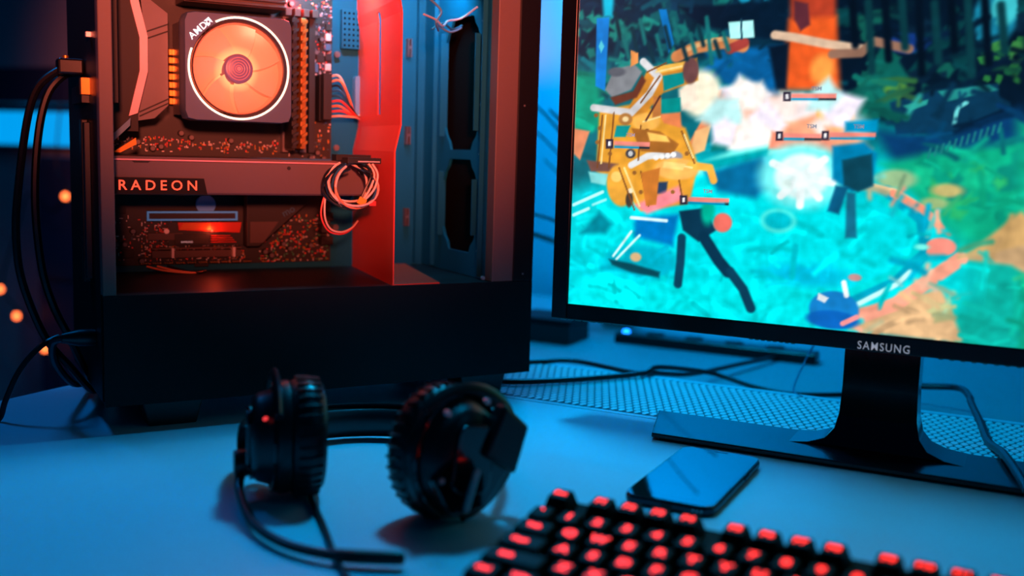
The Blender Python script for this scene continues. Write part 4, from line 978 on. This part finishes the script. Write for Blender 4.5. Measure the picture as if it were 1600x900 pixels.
# ---------------------------------------------------------------- headset
hs = Thing('headset', 'black over-ear headset with bent microphone arm standing on the desk', 'headset', FW, (-100, 760, 0))
def oriented(mb, c, out, lean=0.0):
    a = Vector(out).normalized(); up = Vector((0, 0, 1)); up = (up - a * up.dot(a)).normalized(); side = up.cross(a)
    M = Matrix(((a.x, side.x, up.x, c[0]), (a.y, side.y, up.y, c[1]), (a.z, side.z, up.z, c[2]), (0, 0, 0, 1))) @ Matrix.Rotation(lean, 4, 'X')
    return mb.xf(M), M
def cup(c, out, lean, ry, rz, tag_):
    # x = outwards, ellipse radii ry (across) and rz (up)
    def oval(prof, cap=True, n=40):
        return MB().lathe([(r, h) for r, h in prof], (0, 0, 0), (1, 0, 0), n, cap, sx=rz, sy=ry, up=(0, 0, 1))
    cush = oval([(.62, -22), (.72, -25.5), (.86, -26), (.96, -22), (1.0, -15), (.985, -8), (.93, -3), (.62, -3), (.62, -22)], False)
    cu = hs.part('ear_cushion', oriented(cush, c, out, lean)[0], 'leather', smooth=True)
    sm = MB()
    for i in range(36):                       # stitched folds round the cushion
        t = 2 * math.pi * i / 36; p0 = Vector((-23, .97 * ry * math.sin(t), .97 * rz * math.cos(t))); p1 = Vector((-6, 1.0 * ry * math.sin(t + .03), 1.0 * rz * math.cos(t + .03)))
        sm.tube([p0, (p0 + p1) / 2 * 1.012, p1], 1.1, 5)
    hs.part('cushion_fold', oriented(sm, c, out, lean)[0], 'leather', parent=cu, smooth=True, stuff=True)
    hs.part('driver_cloth', oriented(oval([(.64, -6), (.64, -4)]), c, out, lean)[0], 'matte_black', parent=cu)
    sh = hs.part('ear_cup', oriented(oval([(.90, -3), (.95, -1), (.95, 5), (.90, 9), (.80, 12), (.74, 20), (.66, 24), (.40, 26.5), (.01, 27)]), c, out, lean)[0], 'black_plastic', smooth=True)
    hs.part('trim_ring', oriented(MB().tube([(10, .9 * ry * math.sin(2 * math.pi * i / 40), .9 * rz * math.cos(2 * math.pi * i / 40)) for i in range(40)], 1.6, 6, closed=True), c, out, lean)[0], 'black_gloss', parent=sh, smooth=True)
    hs.part('cap_plate', oriented(MB().prism(rrect(0, 0, ry * .42, rz * .5, 9), 'x', 25, 28.5), c, out, lean)[0], 'black_gloss', parent=sh, bevel=1.2)
    return sh
def yoke(c, out, lean, ry, rz):
    pts = [(8, (ry + 4) * math.sin(t), (rz + 5) * math.cos(t)) for t in [math.radians(-105 + 210 * i / 20) for i in range(21)]]
    return hs.part('yoke', oriented(MB().tube(pts, (3.2, 6.0), 8, flat=(1, 0, 0)), c, out, lean)[0], 'black_plastic', smooth=True)
LC, LO = (-160, 742, 45), (-.95, -.30, 0.02)
RC, RO = (-39, 706, 47.5), (.62, -.78, 0.05)
cupL = cup(LC, LO, .05, 36, 43, 'l'); yoke(LC, LO, .9, 36, 42)
cupR = cup(RC, RO, -.18, 38, 46.5, 'r'); yoke(RC, RO, -1.2, 38, 44)
# faceted outer plate, glossy strip and bolts on the right cup
pl = MB().prism([(-30, -18), (-8, -40), (20, -30), (34, 2), (26, 30), (-2, 20)], 'x', 22, 27)
hs.part('facet_plate', oriented(pl, RC, RO, -.3)[0], 'black_gloss', parent=cupR, bevel=1.5)
hs.part('facet_plate', oriented(MB().prism([(4, 4), (34, -8), (40, 26), (16, 40)], 'x', 20, 33), RC, RO, -.2)[0], 'black_plastic', parent=cupR, bevel=3)
hs.part('shiny_strip', oriented(MB().prism(rrect(4, -20, 2.6, 15, 2.4), 'x', 28, 30.5), RC, RO, -.36)[0], 'silver_pink_lit', parent=cupR, bevel=.8, label='shiny metal strip, red reflection in its pink colour')
for p in ((24, -20, 34), (24, -26, -10), (24, 12, 38)):
    hs.part('bolt', oriented(MB().cyl(p, (1, 0, 0), 2.2, 4, 12), RC, RO, 0)[0], 'silver', parent=cupR)
hs.part('volume_wheel', oriented(MB().lathe([(6, 0), (7, 1.5), (7, 5), (6, 6.5)], (22, -14, -6), (1, 0, 0), 18), LC, LO)[0], 'black_gloss', parent=cupL, smooth=True)
for p in ((22, 6, 22), (24, -4, -18), (22, 10, -26)):
    hs.part('bolt', oriented(MB().cyl(p, (1, 0, 0), 1.8, 4, 12), LC, LO)[0], 'silver', parent=cupL)
hs.part('red_indicator', oriented(MB().cyl((16, 24, 20), (.5, .85, 0), 1.2, 3, 12), LC, LO)[0], 'dim_red', parent=cupL)
# headband lying back on the desk
band = smooth_path([(-194, 752, 34), (-203, 800, 28), (-188, 858, 20), (-145, 897, 17), (-95, 903, 17), (-45, 880, 18), (-12, 832, 26), (-4, 778, 36), (-8, 738, 46)], 8)
hs.part('headband', MB().tube(band, (15.0, 4.2), 10, flat=(0, 0, 1)), 'black_plastic', smooth=True)
bp_ = [(x + (-99 - x) * .05, y - 7, z) for x, y, z in band[16:-20]]
hs.part('band_pad', MB().tube(bp_, (11.5, 4.5), 10, flat=(0, 0, 1)), 'leather', smooth=True)
hs.part('band_rim', MB().tube([(x, y - 3, z + 13.6) for x, y, z in band[10:-12]], 1.4, 6), 'black_gloss', smooth=True)
# microphone arm and lead
mic = smooth_path([(-190, 734, 22), (-187, 716, 12), (-166, 668, 7), (-140, 637, 6), (-113, 621, 6), (-88, 615.5, 6), (-62, 615, 6.5)], 6)
ar = hs.part('microphone_arm', MB().tube(mic, [3.8 - .6 * min(1, i / 10) for i in range(len(mic))], 10), 'black_plastic', smooth=True)
hs.part('microphone_tip', MB().tube(smooth_path([(-106, 619, 6.2), (-92, 616, 6.6), (-76, 615, 6.8), (-64, 615, 6.8), (-60, 615, 6.8)], 4), [3.4, 3.8, 4.2, 4.3, 4.4, 4.4, 4.4, 4.4, 4.4, 4.4, 4.4, 4.4, 4.3, 4.2, 3.8, 3.2, 2.2][:17], 12), 'leather', parent=ar, smooth=True)
hs.part('arm_socket', MB().lathe([(9, 0), (10, 3), (10, 10), (8, 13)], (-196, 735, 26), (.9, .3, 0), 20), 'black_plastic', smooth=True)
hs.part('lead', MB().tube(smooth_path([(-141, 742, 8), (-139, 730, 3), (-121, 678, 2.4), (-107, 634, 2.4), (-90, 590, 2.4), (-62, 540, 2.4)]), 2.3, 8), 'cable_black', smooth=True)

# ---------------------------------------------------------------- phone
FP = Frame((149, 802, 0), math.radians(63.5) - math.pi / 2)
ph = Thing('phone', 'black smartphone lying face up beside the monitor stand', 'phone', FP, (0, 0, 0))
ph.part('body', MB().prism(rrect(0, 0, 34, 74, 10, 8), 'z', 1.0, 6.8), 'phone_metal', bevel=1.6, smooth=True)
ph.part('back_glass', MB().prism(rrect(0, 0, 33, 73, 9.5, 8), 'z', 0, 1.2), 'phone_black', smooth=True)
gl = ph.part('front_glass', MB().prism(rrect(0, 0, 33.2, 73.2, 9.4, 8), 'z', 6.8, 7.9), 'phone_glass', bevel=.4)
ph.part('display', MB().prism(rrect(0, 2, 30.6, 66, 5, 6), 'z', 7.9, 7.95), 'phone_glass', parent=gl)
ph.part('earpiece', MB().prism(rrect(0, 69.5, 6, .9, .8, 4), 'z', 7.9, 7.98), 'matte_black', parent=gl)
ph.part('side_button', MB().box(33.6, 34.7, 18, 30, 2.8, 5.0), 'phone_metal', bevel=.4)
ph.part('side_button', MB().box(-34.7, -33.6, 26, 36, 2.8, 5.0), 'phone_metal', bevel=.4)
ph.part('side_button', MB().box(-34.7, -33.6, 10, 20, 2.8, 5.0), 'phone_metal', bevel=.4)
ph.part('charging_port', MB().prism(rrect(0, 3.9, 4.4, 1.3, 1.2, 4), 'y', -74.3, -73.5), 'matte_black')
ph.part('speaker_hole', MB().cyl((20, -73.4, 3.9), (0, -1, 0), .8, .8, 8).cyl((23, -73.4, 3.9), (0, -1, 0), .8, .8, 8).cyl((26, -73.4, 3.9), (0, -1, 0), .8, .8, 8), 'silver')

# ---------------------------------------------------------------- keyboard (x along the rows from the Esc key, -y toward the viewer)
U = 19.05; TL = 0.1375
kb = Thing('keyboard', 'black mechanical keyboard with red glowing key legends', 'keyboard', FK, (160, -60, 0))
def kz(v): return 35.9 - v * U * math.sin(TL)
def ky(v): return -v * U * math.cos(TL)
def deck(v, dz): return (ky(v), kz(v) + dz)
kb.part('body', MB().prism([(ky(-1.25), 0), deck(-1.25, -11.5), deck(5.65, -11.5), (ky(5.65), 0)], 'x', -13, 17.75 * U - 6), 'key_body', bevel=2)
kb.part('top_plate', MB().prism([deck(-1.15, -11.6), deck(-1.15, -10.6), deck(5.55, -10.6), deck(5.55, -11.6)], 'x', -11, 17.75 * U - 8), 'key_body')
def rowz(r): return -.5 if r == 0 else r - 0.054
rows = [
    (0, [(0, 1, 'Esc')] + [(1.5 + i, 1, 'F%d' % (i + 1)) for i in range(4)] + [(6.05 + i, 1, 'F%d' % (i + 5)) for i in range(4)] + [(10.6 + i, 1, 'F%d' % (i + 9)) for i in range(4)] + [(15.25, 1, 'PrS'), (16.25, 1, 'ScL'), (17.25, 1, 'Pau')]),
    (1, [(i, 1, c) for i, c in enumerate('`1234567890-=')] + [(13.5, 2, 'Back'), (15.25, 1, 'Ins'), (16.25, 1, 'Hm'), (17.25, 1, 'PU')]),
    (2, [(.25, 1.5, 'Tab')] + [(1.5 + i, 1, c) for i, c in enumerate('QWERTYUIOP[]')] + [(13.75, 1.5, '\\'), (15.25, 1, 'Del'), (16.25, 1, 'End'), (17.25, 1, 'PD')]),
    (3, [(.375, 1.75, 'Caps')] + [(1.75 + i, 1, c) for i, c in enumerate("ASDFGHJKL;'")] + [(13.375, 2.25, 'Enter')]),
    (4, [(.625, 2.25, 'Shift')] + [(2.25 + i, 1, c) for i, c in enumerate('ZXCVBNM,./')] + [(13.125, 2.75, 'Shift'), (16.25, 1, '^')]),
    (5, [(.125, 1.25, 'Ctrl'), (1.375, 1.25, 'Win'), (2.625, 1.25, 'Alt'), (6.375, 6.25, ''), (10.125, 1.25, 'Alt'), (11.375, 1.25, 'Fn'), (12.625, 1.25, 'Menu'), (13.875, 1.25, 'Ctrl'), (15.25, 1, '<'), (16.25, 1, 'v'), (17.25, 1, '>')]),
]
capcache = {}
tilt = Matrix.Rotation(TL, 4, 'X')
for r, ks in rows:
    v = rowz(r)
    for u, w, leg in ks:
        key = w
        if key not in capcache:
            hx = w * U / 2 - .45
            mb = MB().frustum((0, 0, -10.5), (hx, 9.0), (hx - 2.9, 6.6), 10.0, .6)
            capcache[key] = meshdata('keycap', mb)
        o = link('keycap', capcache[key], 'keycap', kb.o, 1.0)
        o.location = (Vector((u * U, ky(v), kz(v))) - kb.b) * .001; o.rotation_euler = (TL, 0, 0)
        if leg:
            n = len(leg); sz = {1: 9.4, 2: 7.6, 3: 6.0, 4: 5.2, 5: 4.8}[n]
            tx = 0 if w < 1.6 else -(w - 1.5) * U / 2 * .75
            lm = text_mb(leg, sz, Matrix.Translation((tx, .8, -.45)), .12, offset=.34 if n > 1 else .45, sx=1.05)
            lo = link('legend', meshdata('legend', lm), 'key_glow', o)

# ---------------------------------------------------------------- loose cables
def cable(name, label, frame, pts, r, group='loose black cables', m='cable_black', k=6):
    base = pts[len(pts) // 2]
    return solo(name, label, 'cable', MB().tube(smooth_path(pts, k), r, 8), m, frame, (base[0], base[1], min(p[2] for p in pts)), group, smooth=True)
cA = Thing('video_cable', 'outer black cable arching down from the case rear with a plug', 'cable', FC, (-40, 95, 20), 'loose black cables')
cA.part('lead', MB().tube(smooth_path([(-8, 95, 318), (-18.6, 95, 314.4), (-37.4, 95, 298), (-47.5, 95, 267), (-56.4, 95, 205), (-59, 95, 165), (-55, 95, 124), (-38, 95, 74), (-17, 95, 44), (6, 120, 14), (30, 225, 4)]), 3.4, 8), 'cable_black', smooth=True)
cA.part('plug', MB().box(-22, -.5, 84, 106, 310, 324), 'black_plastic', bevel=2)
cA.part('plug_screw', MB().cyl((-14, 100, 324), (0, 0, 1), 2.6, 3, 12), 'gold', smooth=True)
cable('usb_cable', 'inner black cable running down beside the case rear', FC, [(-1, 112, 314), (-16, 104, 309), (-30, 103, 290), (-38.6, 103, 250), (-42, 103, 193), (-38, 103, 136), (-29, 103, 100), (-16, 103, 70), (8, 128, 20), (40, 230, 4)], 3.6)
cable('thin_cable', 'thin black cable curving to the left edge of the desk', FC, [(-26, 88, 74), (-43, 84, 66), (-60, 84, 46), (-72, 84, 20), (-78, 84, 2.8), (-92, 70, 2.6), (-110, 66, 2.6)], 2.6)
pc = Thing('power_plug_cable', 'short thick black plug sticking out of the lower case rear', 'cable', FC, (-12, 50, 40))
pc.part('plug', MB().lathe([(7, 0), (7.6, 3), (7.4, 14), (5, 24), (4, 28)], (-.6, 46, 79), (-1, 0, .02), 18), 'black_plastic', smooth=True)
pc.part('lead', MB().tube(smooth_path([(-26, 46, 79.4), (-34, 60, 74), (-30, 90, 50), (-10, 130, 20), (20, 215, 5), (40, 240, 4)]), 3.4, 8), 'cable_black', smooth=True)
cable('signal_cable', 'black cable running from the case across the mesh, joining below the monitor', FW, [(-60, 1170, 4), (-10.8, 1133, 4), (60, 1146, 4.5), (130, 1180, 4.5), (162, 1202, 4), (226, 1290, -14), (316, 1400, -20), (400, 1500, -26)], 3.2)
cable('speaker_cable', 'upper black cable bowing behind the mesh and on behind the stand', FW, [(-30, 1230, 3), (41, 1257, 3), (82, 1268, 2), (150, 1203, 3), (175, 1218, 8), (250, 1290, -12), (296, 1255, -20), (339, 1237, -24), (402, 1243, -24), (432, 1246, -24), (445, 1275, -26)], 3.0)
cable('power_lead', 'thick black cable dropping over the mesh right of the monitor stand', FW, [(430, 1270, -14), (486, 1222, -6), (516, 1190, 0), (503, 1130, 3.5), (492, 1100, 3.6), (463, 1010, 3.6), (440, 941, 3.6), (425, 880, 10), (408, 816, 10.5), (398, 770, 5), (394, 735, 4)], 3.8)
cable('thin_wire', 'thin pale wire hanging below the monitor left of the stand', FW, [(318, 1120, -.2), (316, 1150, 1.5), (345, 1215, 20), (362, 1210, 60), (362, 1150, 104)], 1.1, m='wire_blue')

# ---------------------------------------------------------------- background things
led = Thing('light_panel', 'bright cyan light panel on the wall left of the case', 'light', FD, (-2400, 1940, 232))
led.part('housing', MB().box(-2900, -1900, 1925, 1959, 224, 330), 'cabinet_navy', bevel=3)
led.part('diffuser', MB().box(-2895, -1905, 1918, 1926, 232, 317), 'panel_cyan', bevel=2, label='glowing cyan diffuser')
cb = Thing('wall_cabinet', 'dark navy wall cabinet above the cyan light panel', 'cabinet', FD, (-2180, 1900, 335))
cb.part('carcass', MB().box(-2345, -1800, 1800, 1958, 335, 420), 'cabinet_navy', bevel=2)
cb.part('door', MB().box(-2343, -2072, 1790, 1800, 337, 418), 'cabinet_navy', bevel=1.5)
cb.part('door', MB().box(-2068, -1802, 1790, 1800, 337, 418), 'cabinet_navy', bevel=1.5)
lc_ = Thing('low_cabinet', 'dim navy cabinet on the floor below the light panel', 'cabinet', FD, (-2100, 1900, -720))
lc_.part('carcass', MB().box(-2260, -1750, 1860, 1958, -720, 205), 'cabinet_navy', bevel=3)
for zz in (-700, -400, -100):
    dr = lc_.part('drawer', MB().box(-2255, -1755, 1850, 1860, zz, zz + 290), 'cabinet_navy', bevel=2)
    lc_.part('handle', MB().box(-2050, -1950, 1842, 1850, zz + 240, zz + 248), 'grey_steel', parent=dr)
sl_ = Thing('string_light', 'string of small orange glowing bulbs hanging behind the desk', 'string light', FD, (-2200, 1800, -720))
bl = [(-2130, 176), (-2095, 113), (-2150, 60), (-2229, 99), (-2270, 20), (-2337, -133), (-2279, -196), (-2180, -269), (-2150, -420), (-2200, -719)]
sl_.part('wire', MB().tube(smooth_path([(-2110, 1806, 334)] + [(a, 1806, z + 14) for a, z in bl[:-1]] + [(-2200, 1806, -716)]), 2.0, 6), 'cable_black', smooth=True)
for i in (1, 5, 6, 7):
    a, z = bl[i]
    bu = sl_.part('bulb', MB().lathe([(.5, -8), (6, -6), (8, 0), (6, 6), (3, 9)], (a, 1800, z), (0, 0, 1), 14), 'bulb_orange', smooth=True)
    sl_.part('bulb_cap', MB().cyl((a, 1800, z + 8), (0, 0, 1), 3.4, 8, 10), 'cable_black', parent=bu)
# plant between the case and the monitor
pt = Thing('potted_plant', 'blurred leafy plant behind the gap between case and monitor', 'plant', FD, (-612, 1640, -30))
pt.part('pot', MB().lathe([(26, 0), (33, 50), (36, 51), (36, 58), (31, 58), (29, 48), (1, 48)], (-612, 1640, -30), (0, 0, 1), 28), 'pot_clay', smooth=True)
g = random.Random(3)
for k in range(22):
    a = g.uniform(0, 6.28); ln_ = g.uniform(170, 480); ben = g.uniform(60, 260); w0 = g.uniform(7, 15)
    vs = []; fs = []; n = 9
    for i in range(n + 1):
        t = i / n; rr = 12 + ben * t ** 1.8; z = 10 + ln_ * (t - .18 * t * t * ben / 120); w = w0 * math.sin(math.pi * (.12 + .86 * t)) 
        cx, cy = -612 + rr * math.cos(a), 1640 + rr * math.sin(a); px, py = -math.sin(a) * w, math.cos(a) * w
        vs += [(cx + px, cy + py, z), (cx, cy, z - 2.5), (cx - px, cy - py, z), (cx, cy, z - 4)]
    for i in range(n):
        q = i * 4
        for j in range(4): fs.append((q + j, q + (j + 1) % 4, q + 4 + (j + 1) % 4, q + 4 + j))
    fs += [(0, 1, 2, 3), (n * 4 + 3, n * 4 + 2, n * 4 + 1, n * 4)]
    pt.part('leaf', MB().add(vs, fs), 'leaf_green', smooth=True)
bx_ = Thing('storage_box', 'dark box on the table behind the case and monitor gap', 'box', FD, (-640, 1450, -30))
bx_.part('body', MB().box(-700, -606, 1420, 1500, -30, 0), 'matte_black', bevel=2)
bx_.part('lid', MB().box(-702, -604, 1418, 1502, 0, 8), 'case_black', bevel=2)
st_ = Thing('power_strip', 'dark power strip with a small blue light below the monitor', 'power strip', FD, (-430, 1500, -30))
st_.part('body', MB().prism([(1486, -30), (1524, -30), (1521, -14), (1489, -14)], 'x', -560, -260), 'black_plastic', bevel=3)
for k in range(4):
    so = st_.part('socket', MB().cyl((-500 + k * 60, 1505, -14), (0, 0, 1), 14, 2, 24), 'matte_black')
    st_.part('socket_hole', MB().cyl((-508 + k * 60, 1505, -12), (0, 0, 1), 2.5, .4, 10).cyl((-492 + k * 60, 1505, -12), (0, 0, 1), 2.5, .4, 10), 'black_hole', parent=so)
st_.part('indicator', MB().lathe([(6, 0), (6, 2), (3, 4), (.5, 4.5)], (-545, 1500, -14), (0, 0, 1), 14), 'blue_indicator', smooth=True, label='glowing blue light')
